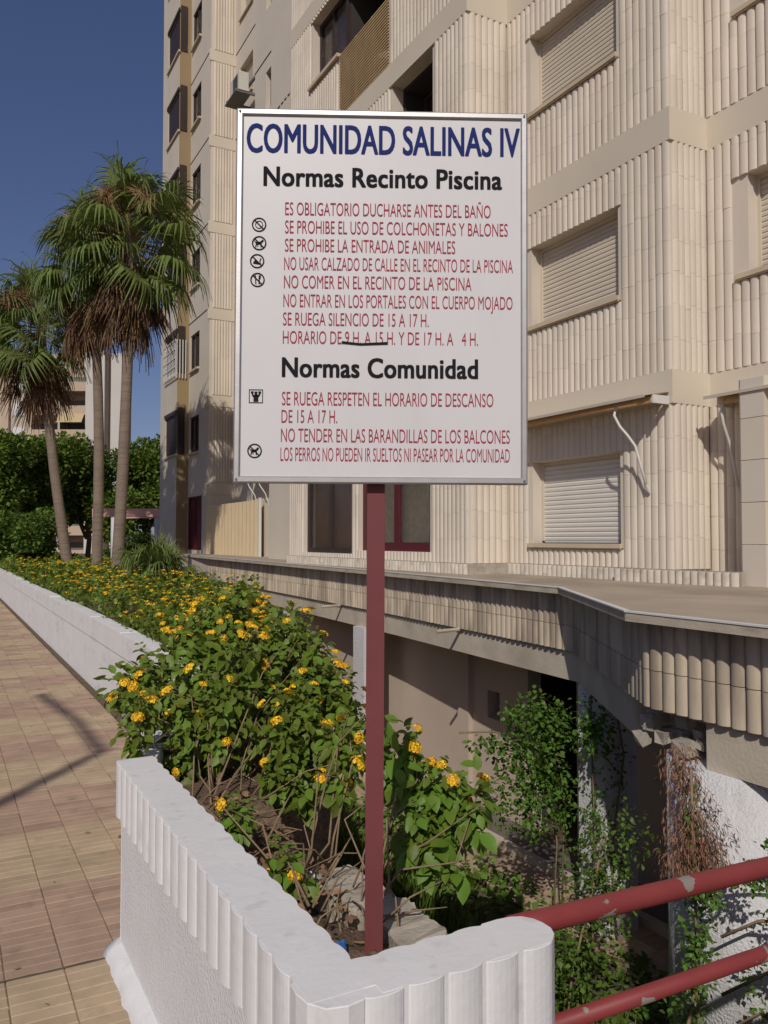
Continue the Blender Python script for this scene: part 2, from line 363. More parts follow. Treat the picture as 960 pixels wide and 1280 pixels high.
while y > 1.46:
    o = link('scalloped_block', sb, planter); o.location = (.604 - PO.x + random.uniform(-.002,.002), y - PO.y, .548 + random.uniform(-.0006,.0006)); o.rotation_euler = (0, 0, random.uniform(-.01,.01))
    y -= BW; k += 1
# corner block then the front row facing the camera
cb = MB(); cp = [(.604,1.485),(.600,1.45),(.606,1.41),(.63,1.376),(.67,1.366),(.705,1.372),(.72,1.385),(.72,1.50),(.62,1.50)]
cb.prism([(p[0]-PO.x, p[1]-PO.y) for p in cp], .548, .7482, bev=.002); cb.build('scalloped_block', M['white_paint'], planter)
for x in (.751, .8415, .932, 1.0225):
    bw_ = scallop(w=.0905).mesh('scalloped_block', M['white_paint']) if x < .76 else bw_
    o = link('scalloped_block', bw_, planter); o.location = (x - PO.x, 1.364 - PO.y, .548 + random.uniform(-.0006,.0006)); o.rotation_euler = (0, 0, math.pi/2)
eb = MB(); ep = [(1.068,1.512),(1.068,1.378)] + [(1.113+.045*math.sin(a), 1.366+.016*(1-math.cos(a))) for a in [R(q) for q in (-70,-45,-20,0,20,40,58)]] + [(1.165,1.385),(1.183,1.402),(1.193,1.425),(1.193,1.452),(1.186,1.478),(1.17,1.499),(1.145,1.510),(1.11,1.514)]
eb.prism([(p[0]-PO.x, p[1]-PO.y) for p in ep], .548, .748, bev=.0015); eb.build('scalloped_block', M['white_paint'], planter)
# mortar filling under the rim between blocks
fl = MB(); fl.box(.6125, .7455, 1.405, 3.28, .5525, .7488); fl.box(.7457, 1.15, 1.3735, 1.5045, .5525, .7486); L2(fl).build('rim_mortar', M['white_paint'], planter)
# old unpainted blocks on the side towards the lawn
y = 1.60
for i in range(9):
    bm = scallop(.15, .098, .16, 100 + i).mesh('unpainted_block', M['oldblock'])
    o = link('unpainted_block', bm, planter, label='old unpainted concrete block on the lawn side'); o.location = (1.085 - PO.x + random.uniform(-.012,.012), y - PO.y, .405 + random.uniform(-.012,.008) - .006*i)
    o.rotation_euler = (random.uniform(-.05,.05), random.uniform(-.08,.08), random.uniform(-.12,.12)); y += .104
# soil
sx = np.linspace(.73, 1.14, 22); sy = np.linspace(1.49, 3.31, 80)
V = []; 
for yy in sy:
    for xx in sx:
        V.append((xx-PO.x, yy-PO.y, .47 + .05*math.sin(xx*9+yy*3) + .03*math.sin(yy*7) + rng.normal(0,.008) + .06*max(0,(yy-2.2))))
Fq = np.array([(j*22+i, j*22+i+1, (j+1)*22+i+1, (j+1)*22+i) for j in range(79) for i in range(21)])
link('soil', np_mesh('soil', np.array(V), Fq, M['soil'], smooth=True), planter, kind='stuff')

# ------------------------------------------------------------------ far planter wall and bed
fw_ = thing('garden_wall', 'long low white wall edging the flower bed along the pavement', 'wall', (1.53, 20, 0))
m = MB(); m.box(-.07, .07, -14.85, 40, -.01, .545); m.build('wall', M['farwall'], fw_)
y = 5.155; i = 0
while y < 58:
    ln = [1.55, .95, 1.7, 2.3, 1.4, 2.0][i % 6]; c = MB(); dz = random.uniform(-.012, .012)
    c.prism([(-.082, y-20+.006), (.075, y-20+.006), (.075, y-20+ln-.006), (-.082, y-20+ln-.006)], .547, .752 + dz, bev=.008)
    c.build('coping_block', M['farwall'], fw_); y += ln; i += 1
kb = MB(); kb.box(-.13, -.072, -14.85, 40, -.012, .018); kb.build('mortar_edge', M['joint'], fw_)
bed = MB(); BEDP = [(.76,3.32),(1.14,3.32),(1.70,3.6),(2.1,5.2),(3.2,8.4),(4.6,13),(4.6,60),(1.602,60),(1.602,5.35)]; bed.prism(BEDP, -1.9, .55); bed.build('planting_soil', M['soil'], kind='structure')
rw = MB(); rw.obox((2.104,5.2),(3.204,8.4),-.12,-.002,-1.9,.58); rw.obox((3.206,8.4),(4.606,13),-.12,-.002,-1.9,.58); rw.box(4.606, 4.73, 13.04, 26, -1.9, .58); tagged(rw.build('retaining_wall', M['beam']), 'concrete retaining wall holding the flower bed above the lawn', 'wall')
rw = MB(); rw.box(1.216, 9, 1.40, 1.425, -1.9, -.004); tagged(rw.build('retaining_wall', M['beam']), 'concrete wall dropping from the pavement under the red railing', 'wall')

# ------------------------------------------------------------------ the apartment building
bld = thing('apartment_building', 'tall cream apartment building with fluted tile facade behind the sign', 'building', (6.6, 6, 0))
BO = Vector((6.6, 6, 0))
def to_b(m): m.v = [(v[0]-BO.x, v[1]-BO.y, v[2]) for v in m.v]; return m
TILES = []     # (x, y, z, width, height, angle, kind)
def run_frame(p0, p1):
    d = (Vector(p1) - Vector(p0)); L = d.length; d.normalize(); return d, Vector((d.y, -d.x)), L
def tile_run(p0, p1, z0, z1, holes=(), w=.098, th=.345, out=0.0, store=None, seedo=0, depth=.027):
    d, n, L = run_frame(p0, p1); store = TILES if store is None else store
    cnt = max(1, round(L / w)); ww = L / cnt; ang = math.atan2(d.y, d.x)
    for i in range(cnt):
        a = (i + .5) * ww; p = Vector(p0) + d * a + n * out
        segs = [(z0, z1)]
        for (h0, h1, hz0, hz1) in holes:
            if h0 - .02 < a < h1 + .02:
                ns = []
                for s0, s1 in segs:
                    if hz1 <= s0 or hz0 >= s1: ns.append((s0, s1)); continue
                    if hz0 > s0 + .03: ns.append((s0, hz0))
                    if hz1 < s1 - .03: ns.append((hz1, s1))
                segs = ns
        off = (i * .021 % .06 + random.uniform(-.012, .012))
        for s0, s1 in segs:
            z = s0; first = True
            while z < s1 - .01:
                h = th if not first else (th - off if s1 - s0 > th else s1 - s0)
                first = False; e = min(z + h, s1)
                if s1 - e < .06: e = s1
                store.append((p.x, p.y, z, ww, e - z, ang, depth)); z = e
def bead_mb():
    m = MB(); n = 5; prof = []
    for i in range(n + 1):
        a = math.pi * i / n; prof.append((-.487 * math.cos(a), -math.sin(a) ** .75))
    V = [(p[0], p[1], .0) for p in prof] + [(p[0], p[1], 1.0) for p in prof]; k = n + 1
    m.add(V + V, [(i, i+1, k+i+1, k+i) for i in range(n)] + [tuple(range(2*k, 3*k))[::-1], tuple(range(3*k, 4*k))]); return m
def bead_place(store, base, material, name, limit=300, origin=BO, gap=.0022, smooth=True):
    me0 = bead_mb(); 
    me = me0.mesh(name, material); me.polygons.foreach_set('use_smooth', [True]*5 + [False]*2)
    def vis(q):
        x, y, z, ww, h, ang, dp = q; v = np.array([x, y, z + h/2]) - CAMP; d = v @ FWD
        if d < .5: return 0
        px = (v[0]*math.cos(R(28.55)) - v[1]*math.sin(R(28.55))) / d; py = (z + h/2 - 1.6) / d
        n = (math.sin(ang), -math.cos(ang)); f = abs(v[0]*n[0] + v[1]*n[1]) / math.hypot(v[0], v[1])
        if abs(px) > .49 or py > .69: return 0
        # the sign hides what stands behind it
        if -.175 < px < .165 and .085 < py < .51: return 0
        return ww * h * f / d**2
    q = sorted(store, key=lambda t: -vis(t))
    for (x, y, z, ww, h, ang, dp) in q[:limit]:
        o = link(name, me, base); o.location = (x - origin.x, y - origin.y, z + gap/2); o.rotation_euler = (0, 0, ang); o.scale = (ww, dp * random.uniform(.93, 1.07), h - gap)
    r = q[limit:]
    if not r: return
    T = np.array(me0.v); k = len(T); A = np.array(r)
    c, s = np.cos(A[:,5])[:,None], np.sin(A[:,5])[:,None]; lx = T[None,:,0]*A[:,3:4]; ly = T[None,:,1]*A[:,6:7]
    V = np.stack([A[:,0:1]-origin.x + lx*c - ly*s, A[:,1:2]-origin.y + lx*s + ly*c, A[:,2:3]+gap/2 + T[None,:,2]*(A[:,4:5]-gap)], -1).reshape(-1, 3)
    n = 5; K = 6
    side = np.array([(i, i+1, K+i+1, K+i) for i in range(n)] + [(17,16,13,12),(16,15,14,13),(18,19,22,23),(19,20,21,22)])
    Fq = (side[None] + (np.arange(len(r))*k)[:,None,None]).reshape(-1, 4)
    mm = np_mesh(name, V, Fq, material)
    mm.polygons.foreach_set('use_smooth', np.tile([True]*5+[False]*4, len(r)))
    link(name, mm, base, kind='stuff')
def wall_run(p0, p1, z0, z1, holes=(), thick=.15, mb=None, mi=0):
    """wall with real openings; holes (a0, a1, z0, z1) along the run. The outer face lies on p0-p1."""
    d, n, L = run_frame(p0, p1)
    As = sorted({0, L, *[min(max(h[i], 0), L) for h in holes for i in (0, 1)]})
    Zs = sorted({z0, z1, *[min(max(h[i], z0), z1) for h in holes for i in (2, 3)]})
    for a0, a1 in zip(As, As[1:]):
        run = None
        for b0, b1 in zip(Zs, Zs[1:]):
            ca, cz = (a0+a1)/2, (b0+b1)/2
            hole = any(h[0] < ca < h[1] and h[2] < cz < h[3] for h in holes)
            if not hole: run = (run[0], b1) if run else (b0, b1)
            if (hole or b1 == Zs[-1]) and run:
                q0, q1 = Vector(p0) + d*a0, Vector(p0) + d*a1
                mb.obox(q0, q1, -thick, 0, run[0], run[1], mi); run = None
NF = 8; TOP = 25.35
bandz = [(3.0 + 2.75*k, 3.35 + 2.75*k) for k in range(NF)]
def winz(k): return (1.55 + 2.75*k, 2.57 + 2.75*k)
walls = MB()
# plan of the facade, walked from far to near (left to right in the photograph)
H0, H1 = (6.9, 29.3), (6.9, 27.2); G0, G1 = (7.3, 27.2), (7.3, 24.85)
S1a, S1b = (8.1, 24.85), (8.1, 21.0); S2a, S2b = (7.4, 21.0), (7.4, 18.0); S3a, S3b = (6.74, 18.0), (6.74, 14.76)
D0, D1 = (5.95, 14.76), (5.95, 8.66); A0, A1 = (6.6, 8.66), (6.6, 5.92); C0, C1 = (7.16, 5.92), (7.16, -1.0)
Z0 = 1.0
# ---- windows
def slats(wd, z0, z1, y, pitch=.056):
    m = MB(); z = z1; i = 0
    while z > z0 + .004:
        b = max(z - pitch, z0)
        m.add([(0,y,z),(wd,y,z),(wd,y-.012,(z+b)/2+.006),(0,y-.012,(z+b)/2+.006),(wd,y-.010,b+.006),(0,y-.010,b+.006),(wd,y,b),(0,y,b)],
              [(0,1,2,3)[::-1],(3,2,4,5)[::-1],(5,4,6,7)[::-1]]); z = b
    return m
def shutter_window(p0, p1, a0, a1, z0, z1, material, sill_ext=(.05, .05), depth=.17, frame=None, parent=bld, origin=BO, cover=1.0, jag=True):
    """window part with shutter, box and sill as sub-parts"""
    d, n, L = run_frame(p0, p1); ang = math.atan2(d.y, d.x); q = Vector(p0) + d * a0; wd = a1 - a0
    f = MB(); dd = depth; t = .035
    f.box(0, t, dd-.03, dd+.02, z0+.03, z1); f.box(wd-t, wd, dd-.03, dd+.02, z0+.03, z1); f.box(t, wd-t, dd-.03, dd+.02, z1-.04, z1)
    f.box(0, wd, dd+.022, dd+.05, z0, z1, 1)
    win = f.build('window', [frame or M['shutter'], M['interior']], parent, loc=(q.x-origin.x, q.y-origin.y, 0), rz=ang)
    zs = z1 - (z1-z0)*cover
    s = slats(wd-2*t, zs, z1-.04, dd); s.v = [(v[0]+t, v[1], v[2]) for v in s.v]; s.build('shutter', material, win)
    if cover < 1: 
        gm = MB(); gm.box(t, wd-t, dd+.005, dd+.012, z0+.03, zs); gm.build('glass_pane', M['glass'], win)
    s = MB(); e0, e1 = sill_ext
    s.box(-e0, wd+e1, -.062, dd, z0-.05, z0+.0); s.box(-e0+.004, wd+e1-.004, -.05, -.031, z0-.065, z0-.0452)
    s.build('sill', M['sill'], win)
    return win
def glazed(p0, p1, a0, a1, z0, z1, frame, inner, depth=.12, parent=bld, origin=BO, n=2, fw=.07, sash=.05, pane=None, name='window'):
    d, nn, L = run_frame(p0, p1); ang = math.atan2(d.y, d.x); q = Vector(p0) + d * a0; wd = a1 - a0
    f = MB(); y0, y1 = depth-.05, depth+.02
    f.box(0, fw, y0, y1, z0, z1); f.box(wd-fw, wd, y0, y1, z0, z1); f.box(fw, wd-fw, y0, y1, z0, z0+fw); f.box(fw, wd-fw, y0, y1, z1-fw, z1)
    for i in range(1, n):
        a = fw + (wd-2*fw)*i/n; f.box(a-sash/2, a+sash/2, y0+.004, y1, z0+fw, z1-fw)
    win = f.build(name, frame, parent, loc=(q.x-origin.x, q.y-origin.y, 0), rz=ang)
    c = MB(); c.box(.01, wd-.01, depth+.12, depth+.14, z0+.005, z1-.005); c.build('curtain', inner, win)
    gm = MB(); gm.box(fw, wd-fw, depth-.006, depth+.0, z0+fw, z1-fw); gm.build('glass_pane', pane or M['glass'], win)
    return win

# facade A : shuttered windows one above another
hA = [(A0[1]-8.18, A0[1]-6.66, *winz(k)) for k in range(NF)]
wall_run(A0, A1, Z0, TOP, hA, .2, walls)
tA = [(h[0]-.02, h[1]+.02, h[2]-.07, h[3]+.0) for h in hA] + [(-1, 9, b0, b1) for b0, b1 in bandz]
tile_run(A0, A1, 1.29, 14.5, tA)
for k in range(5):
    shutter_window(A0, A1, hA[k][0], hA[k][1], hA[k][2], hA[k][3], M['shutter'] if k else M['shutter_w'], (.05, .04))
# return between D and A, and between A and C
tr = [(-1, 9, b0, b1) for b0, b1 in bandz]
wall_run((6.153, 8.66), (6.602, 8.66), Z0, TOP, (), .2, walls); tile_run((5.98, 8.66), (6.57, 8.66), 1.29, 14.5, tr, w=.095)
wall_run((6.803, 5.92), (7.162, 5.92), Z0, TOP, (), .2, walls); tile_run((6.63, 5.92), (7.13, 5.92), 1.29, 14.5, tr, w=.083)
# facade C
hC = [(.50, 1.75, *winz(k)) for k in range(1, NF)]
wall_run(C0, C1, Z0, TOP, hC, .2, walls)
tile_run(C0, (7.16, 3.0), 1.15, 14.5, [(h[0]-.12, h[1]+.02, h[2]-.07, h[3]) for h in hC] + tr, w=.105, depth=.036)
for k in range(4): shutter_window(C0, C1, *hC[k], M['shutter'], (.13, .04))
# facade D
dS = lambda s: D0[1] - s
hD = [(dS(14.05), dS(12.04), 1.36, 2.86), (dS(11.78), dS(9.60), 1.42, 2.86)]
for k in range(1, NF):
    f = bandz[k-1][1]
    hD += [(dS(13.72), dS(12.54), f+1.14, f+2.35)]
    hD += [(dS(12.54), dS(10.76), f-.25, f+2.4)] if k > 2 else [(dS(10.68), dS(9.51), f+.05, f+2.4)]
wall_run(D0, D1, Z0, TOP, hD, .2, walls)
tD = [(h[0]-.01, h[1]+.01, h[2]-(.10 if 1.1 < h[1]-h[0] < 1.2 else 0), h[3]) for h in hD] + tr
tile_run(D0, D1, 1.29, 14.5, tD)
glazed(D0, D1, *hD[0], M['shade_frame'], M['brown_curtain'], fw=.09)
glazed(D0, D1, *hD[1], M['maroon_frame'], M['curtain'], fw=.13, sash=.12)
for k in range(1, 5):
    f = bandz[k-1][1]
    glazed(D0, D1, dS(13.72), dS(12.54), f+1.14, f+2.35, M['shade_frame'], M['brown_curtain'], depth=.2)
    cp = MB(); cp.obox((5.95, 13.78), (5.95, 12.50), 0, .075, f+1.075, f+1.135); to_b(cp).build('parapet_cap', M['sill'], bld)
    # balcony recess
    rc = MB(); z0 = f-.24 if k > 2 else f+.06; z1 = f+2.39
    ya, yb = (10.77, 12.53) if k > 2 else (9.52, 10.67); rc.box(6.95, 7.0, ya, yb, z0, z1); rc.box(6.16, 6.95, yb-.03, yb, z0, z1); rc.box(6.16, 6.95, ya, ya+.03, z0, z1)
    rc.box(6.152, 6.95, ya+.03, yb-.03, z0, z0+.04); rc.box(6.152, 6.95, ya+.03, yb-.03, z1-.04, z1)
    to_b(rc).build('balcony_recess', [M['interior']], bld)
    if k > 2:
        lt = MB(); z = f-.22
        while z < f + 1.12:
            lt.box(5.935, 5.955, 10.78, 12.52, z, z+.019); z += .050
        for y in (10.79, 11.37, 11.95, 12.50): lt.box(5.957, 5.985, y-.015, y+.015, f-.24, f+1.14)
        to_b(lt).build('lattice_screen', M['lattice'], bld)
        ps = []; tile_run((6.2, 11.9), (6.6, 10.82), f-.1, f+.78, store=ps, w=.1)
        bead_place(ps, bld, M['cream'], 'parapet_tile', limit=0)
    else:
        glazed((6.4, 10.6), (6.4, 9.55), .05, 1.0, f+.06, f+2.3, M['shade_frame'], M['brown_curtain'], depth=.1)
# receding segments beyond D
wall_run(S3a, S3b, Z0, TOP, [(.35, .55, 11.45+2.75*j-5.5, 11.62+2.75*j-5.5) for j in range(5)], .2, walls); wall_run((6.153, 14.762), (6.738, 14.762), Z0, TOP, (), .15, walls)
sw = [(1.43, 1.81, 6.6 + 2.75*j, 8.0 + 2.75*j) for j in range(5)]
sw = [(21-20.15, 21-19.35, 12.9 + 2.75*j, 13.95 + 2.75*j) for j in range(-3, 3)]
wall_run(S2a, S2b, Z0, TOP, sw, .2, walls)
for h in sw[1:]: glazed(S2a, S2b, h[0], h[1], h[2], h[3], M['shade_frame'], M['curtain'], depth=.18, n=1, fw=.05)
hs = [(24.85-24.38, 24.85-23.19, 15.3 + 2.75*j - .05, 16.45 + 2.75*j) for j in range(-4, 2)]
wall_run(S1a, S1b, Z0, TOP, hs, .2, walls)
for h in hs[2:]: shutter_window(S1a, S1b, *h, M['shutter'], (.03, .03), cover=1)
# joint lines of the receding segments: thin recessed mortar strips
jl = MB()
for (x, ya, yb, hz) in ((6.74, 18, 14.8, 8.85), (7.4, 21, 18, 11.6), (7.4, 21, 18, 14.35), (8.1, 24.8, 21, 14.35), (8.1, 24.8, 21, 17.1), (5.95, 14.7, 13.95, 11.6), (6.74, 18, 14.8, 11.6), (7.3, 27.2, 24.85, 17.1), (7.3, 27.2, 24.85, 14.35), (7.3, 27.2, 24.85, 11.6), (7.3, 27.2, 24.85, 8.85)):
    y = yb
    while y < ya - .02:
        jl.box(x-.012, x+.003, y, min(y+(.12 if x < 7 else 1.2), ya), hz-.02, hz+.006); y += .2 if x < 7 else 1.2
to_b(jl).build('joint_line', M['shade_frame'], bld)
# G block with narrow fluted return
wall_run((7.503, 24.85), (8.1, 24.85), Z0, TOP, (), .2, walls)
for k in range(NF-1):
    z0, z1 = bandz[k][1] + .02, bandz[k+1][0] - .02
    tile_run((7.40, 24.85), (8.03, 24.85), z0, z1, w=.095, th=1.2, depth=.03)
for k in range(NF):
    bs = MB(); bs.obox((7.24, 24.85), (8.1, 24.85), 0, .02, *bandz[k]); to_b(bs).build('floor_band', M['band'], bld)
hG = [(27.2-27.0, 27.2-25.95, bandz[k][1]+1.12, bandz[k][1]+2.3) for k in range(0, NF-1)]
dr = (27.2-27.15, 27.2-25.55, 1.25, 3.0)
wall_run(G0, G1, Z0, TOP, hG + [dr], .2, walls)
for h in hG: glazed(G0, G1, *h, M['shade_frame'], M['interior'], depth=.08); 
for h in hG:
    s = MB(); s.obox((7.3, 27.2-h[0]+.03), (7.3, 27.2-h[1]-.02), 0, .09, h[2]-.09, h[2]-.03); to_b(s).build('parapet_cap', M['sill'], bld)
glazed(G0, G1, *dr, M['maroon_frame'], M['maroon_frame'], depth=.05, n=2, name='door', pane=M['maroon_frame'])
# H block : corner enclosures
hH = [(29.3-28.75, 29.3-27.2+.0, bandz[k][1]+1.1, bandz[k][1]+2.45) for k in range(0, NF-1)]
wall_run(H0, (6.9, 27.2), Z0, TOP, hH, .15, walls)
walls.box(7.051, 7.3, 27.21, 27.5, Z0, TOP)
wr = MB()
wr.box(6.905, 7.298, 27.198, 27.209, Z0, TOP)
to_b(wr).build('return_wall', M['brown'], bld)
for h in hH:
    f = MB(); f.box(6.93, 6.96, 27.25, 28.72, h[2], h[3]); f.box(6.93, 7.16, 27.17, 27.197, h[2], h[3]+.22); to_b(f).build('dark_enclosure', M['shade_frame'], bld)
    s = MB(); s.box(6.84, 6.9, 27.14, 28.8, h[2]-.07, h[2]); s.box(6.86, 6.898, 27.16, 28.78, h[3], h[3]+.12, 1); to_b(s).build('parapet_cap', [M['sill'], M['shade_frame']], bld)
# far end wall and top/back volume so that the block reads solid from the side
walls.box(6.9, 20, 29.3, 29.5, -1.9, TOP); walls.box(19.8, 20, -1, 29.3, -1.9, TOP); walls.box(7.36, 20, -1.2, -1.0, Z0, TOP); walls.box(6.1, 20, -1, 29.4, TOP, TOP+.3)
to_b(walls).build('wall', M['cream_wall'], bld)
# floor bands
for k in range(NF):
    b0, b1 = bandz[k]
    m = MB(); m.obox(D0, (5.95, 8.66), 0, .026, b0, b1); m.obox((5.924, 8.66), (6.6, 8.66), 0, .026, b0, b1); m.obox((6.6, 8.634), (6.6, 5.92), 0, .026, b0, b1)
    m.obox((6.574, 5.92), (7.16, 5.92), 0, .026, b0, b1); m.obox((7.16, 5.894), (7.16, -1), 0, .026, b0, b1)
    to_b(m).build('floor_band', M['band'], bld)
bead_place(TILES, bld, M['cream'], 'fluted_tile', 300)
# upstand of short tiles at the foot of the facade
ST = []
for a, b in (((6.47, 6.62), (6.60, 5.15)), ((6.56, 8.72), (6.56, 6.62)), ((5.90, 14.7), (5.90, 8.62))):
    tile_run(a, b, 1.15, 1.285, store=ST, w=.088, th=.2, depth=.045)
cpb = MB(); cpb.obox((6.50, 6.62), (6.63, 5.15), -.05, .0, 1.15, 1.29); cpb.obox((6.59, 8.72), (6.59, 6.62), -.0, .0295, 1.15, 1.288); cpb.obox((5.948, 14.7), (5.948, 8.62), 0, .045, 1.15, 1.289); cpb.obox((5.91, 8.615), (6.57, 8.615), -.04, .0, 1.15, 1.287)
to_b(cpb).build('upstand', M['oldblock'], bld)
bead_place(ST, bld, M['upstand'], 'upstand_tile', 120)
# pilaster on the right with large ashlar tiles
for i, z in enumerate(np.arange(1.152, 3.0, .40)):
    for (x0, x1, y0, y1) in ((6.72, 7.159, 4.95, 5.235),):
        m = MB(); m.prism([(x0-BO.x, y0-BO.y), (x1-BO.x, y0-BO.y), (x1-BO.x, y1-BO.y), (x0+.02-BO.x, y1-BO.y), (x0-BO.x, y1-.03-BO.y)], z, min(z+.394, 3.13), bev=.003)
        m.build('pilaster_block', M['band'] if i % 2 else M['cream_wall'], bld)
# ------------------------------------------------------------------ canopy over the arcade
CE = [(6.32, 25.0), (5.37, 9.86), (5.03, 5.86), (3.73, 3.72), (3.66, .6)]
roof = MB(); pts = CE + [(8.6, .6), (8.6, 25.0)]
pts = [(p[0]-BO.x, p[1]-BO.y) for p in pts]
roof.prism(pts, 1.098, 1.15); roof.build('canopy_roof', [M['canopy_top']], bld)
ed = MB()
for a, b in zip(CE, CE[1:]): ed.obox(a, b, .001, .012, 1.096, 1.149)
to_b(ed).build('slab_edge', M['slab_edge'], bld)
for a, b in zip(CE, CE[1:]):
    lp_ = MB(); lp_.obox(a, b, -.03, .018, 1.1505, 1.160); to_b(lp_).build('edge_flashing', M['white_metal'], bld)
def offset(poly, o):
    out = []
    for i, p in enumerate(poly):
        ns = []
        if i > 0: d, n, L = run_frame(poly[i-1], p); ns.append(n)
        if i < len(poly)-1: d, n, L = run_frame(p, poly[i+1]); ns.append(n)
        n = sum(ns, Vector((0, 0))) / len(ns); n = n / n.length**2 if n.length else n; out.append(tuple(Vector(p) - n * o))
    return out
FA = offset(CE, .16); FT = []
fbm = MB()
for a, b in zip(FA, FA[1:]):
    fbm.obox(a, b, -.10, 0, .545, 1.097)
to_b(fbm).build('fascia_backing', M['groove'], bld)
for i, (a, b) in enumerate(zip(FA, FA[1:])):
    tile_run(a, b, .795, 1.096, store=FT, w=.098, th=.9, depth=.040); tile_run(a, b, .56, .793, store=FT, w=.098, th=.9, depth=.040)
bead_place(FT, bld, M['age_tile'], 'fascia_tile', 300, gap=.003)
BE = offset(CE, .17)
nm = 0
for i, (a, b) in enumerate(zip(BE, BE[1:])):
    d, n, L = run_frame(a, b)
    m = MB()
    if i == 2:  b = tuple(Vector(b) - d * .42)
    if i == 3:  a = tuple(Vector(a) + d * .40)
    m.obox(a, b, -.22, -.0, .28, .543); to_b(m).build('beam', M['beam'], bld)
# broken corner of the beam: rough rubble core
rr = random.Random(4)
for j in range(16):
    c = Vector((3.98 + rr.uniform(-.04, .22), 3.56 + rr.uniform(-.22, .30), rr.uniform(.30, .50))); s_ = rr.uniform(.03, .07)
    vs = [(sx_*s_*rr.uniform(.6, 1.1)+c.x-BO.x, sy_*s_*rr.uniform(.6, 1.1)+c.y-BO.y, sz_*s_*rr.uniform(.5, 1)+c.z) for sx_ in (-1,1) for sy_ in (-1,1) for sz_ in (-1,1)]
    m = MB(); m.add(vs, [(0,1,3,2),(4,6,7,5),(0,4,5,1),(2,3,7,6),(0,2,6,4),(1,5,7,3)]); m.build('broken_concrete', M['oldblock'], bld)
# scuppers under the fascia
for (s0, t0) in ((8.0, 5.4), (11.8, 5.66)):
    m = MB(); m.tube([(t0-.16-.2-BO.x, s0-BO.y, .535), (t0+.1-BO.x, s0-BO.y, .55)], .022, 8); m.build('drain_spout', M['slab_edge'], bld)
# columns
def rcol(x0, x1, y0, y1, z0, z1, material):
    m = MB(); m.prism([(x0-BO.x, y0-BO.y), (x1-BO.x, y0-BO.y), (x1-BO.x, y1-BO.y), (x0-BO.x, y1-BO.y)], z0, z1, bev=.0); return m.build('column', material, bld)
rcol(5.12, 5.50, 5.38, 5.72, -1.9, .28, M['stucco_big'])
rcol(5.56, 5.90, 10.85, 11.2, -1.9, .28, M['stucco_big'])
rcol(5.9, 6.25, 14.6, 14.95, -1.9, .28, M['stucco_big'])
m = MB(); m.tube([(4.36-BO.x, 3.28-BO.y, -1.9), (4.36-BO.x, 3.28-BO.y, .278)], .53, 40); m.build('column', M['stucco_big'], bld, smooth=True)
# arcade back wall, door opening, floor, ceiling
aw = MB()
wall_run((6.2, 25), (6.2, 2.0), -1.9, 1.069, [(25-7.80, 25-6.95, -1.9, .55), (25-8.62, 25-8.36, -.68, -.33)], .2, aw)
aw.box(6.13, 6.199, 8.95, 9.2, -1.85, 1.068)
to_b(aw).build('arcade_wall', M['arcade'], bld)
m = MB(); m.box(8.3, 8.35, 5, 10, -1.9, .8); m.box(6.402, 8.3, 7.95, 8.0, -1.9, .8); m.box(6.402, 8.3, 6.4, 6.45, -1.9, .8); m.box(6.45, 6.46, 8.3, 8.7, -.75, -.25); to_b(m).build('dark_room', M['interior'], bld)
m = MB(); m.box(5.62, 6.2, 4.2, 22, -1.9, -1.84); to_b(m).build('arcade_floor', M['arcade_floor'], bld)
# awnings at first band
def awning(p, ln, label, reach=.36, z=3.03, arms=(), sw=.20):
    t = thing('awning', label, 'awning', (p[0], p[1], z))
    m = MB(); m.add([(0,0,.105),(-reach,0,.03),(-reach,0,.0),(-reach+.012,0,.0),(-reach+.012,0,.02),(0,0,.09)] + [(0,-ln,.105),(-reach,-ln,.03),(-reach,-ln,.0),(-reach+.012,-ln,.0),(-reach+.012,-ln,.02),(0,-ln,.09)],
        [(0,1,7,6),(1,2,8,7),(2,3,9,8),(3,4,10,9),(4,5,11,10),(5,0,6,11),(0,5,4,3,2,1),(6,7,8,9,10,11)]); m.build('cover', M['awning_cover'], t)
    m = MB(); m.tube([(-.18,-.02,.005),(-.18,-ln+.02,.005)], .045, 12); m.build('rolled_cloth', M['awning_cloth'], t, smooth=True)
    m = MB(); m.box(-.23, .0, -ln-.006, -ln+.018, -.045, .04); m.build('bracket', M['white_metal'], t); m = MB(); m.box(-.2, .0, -.03, .015, -.06, .06); m.build('bracket', M['white_metal'], t)
    for a in arms:
        q = [(-.26, -a, .0), (-.30, -a, -.12), (-.27, -a-.25*sw, -.24), (-.22, -a-.55*sw, -.34), (-.16, -a-.78*sw, -.45), (-.10, -a-.86*sw, -.65), (-.045, -a-sw, -.88)]
        m = MB(); m.tube(q, .015, 8); m.build('arm', M['white_metal'], t, smooth=True)
        m = MB(); m.tube([(-.01,-a-sw,-.93),(-.05,-a-sw,-.86)], .018, 8); m.build('arm_pivot', M['white_metal'], t)
    return t
awning((6.56, 8.45), 2.52, 'rolled awning with curved white arm above the lowest shuttered window', arms=(2.05,))
awning((7.12, 5.62), 2.4, 'rolled awning beside the pilaster at the right edge with one curved arm', reach=.42, z=3.0, arms=(.12,), sw=-.02)
awning((7.38, 20.6), 1.9, 'small rolled awning with dark arms beside the cream corrugated screen', reach=.4, z=3.2, arms=(.1, .9))
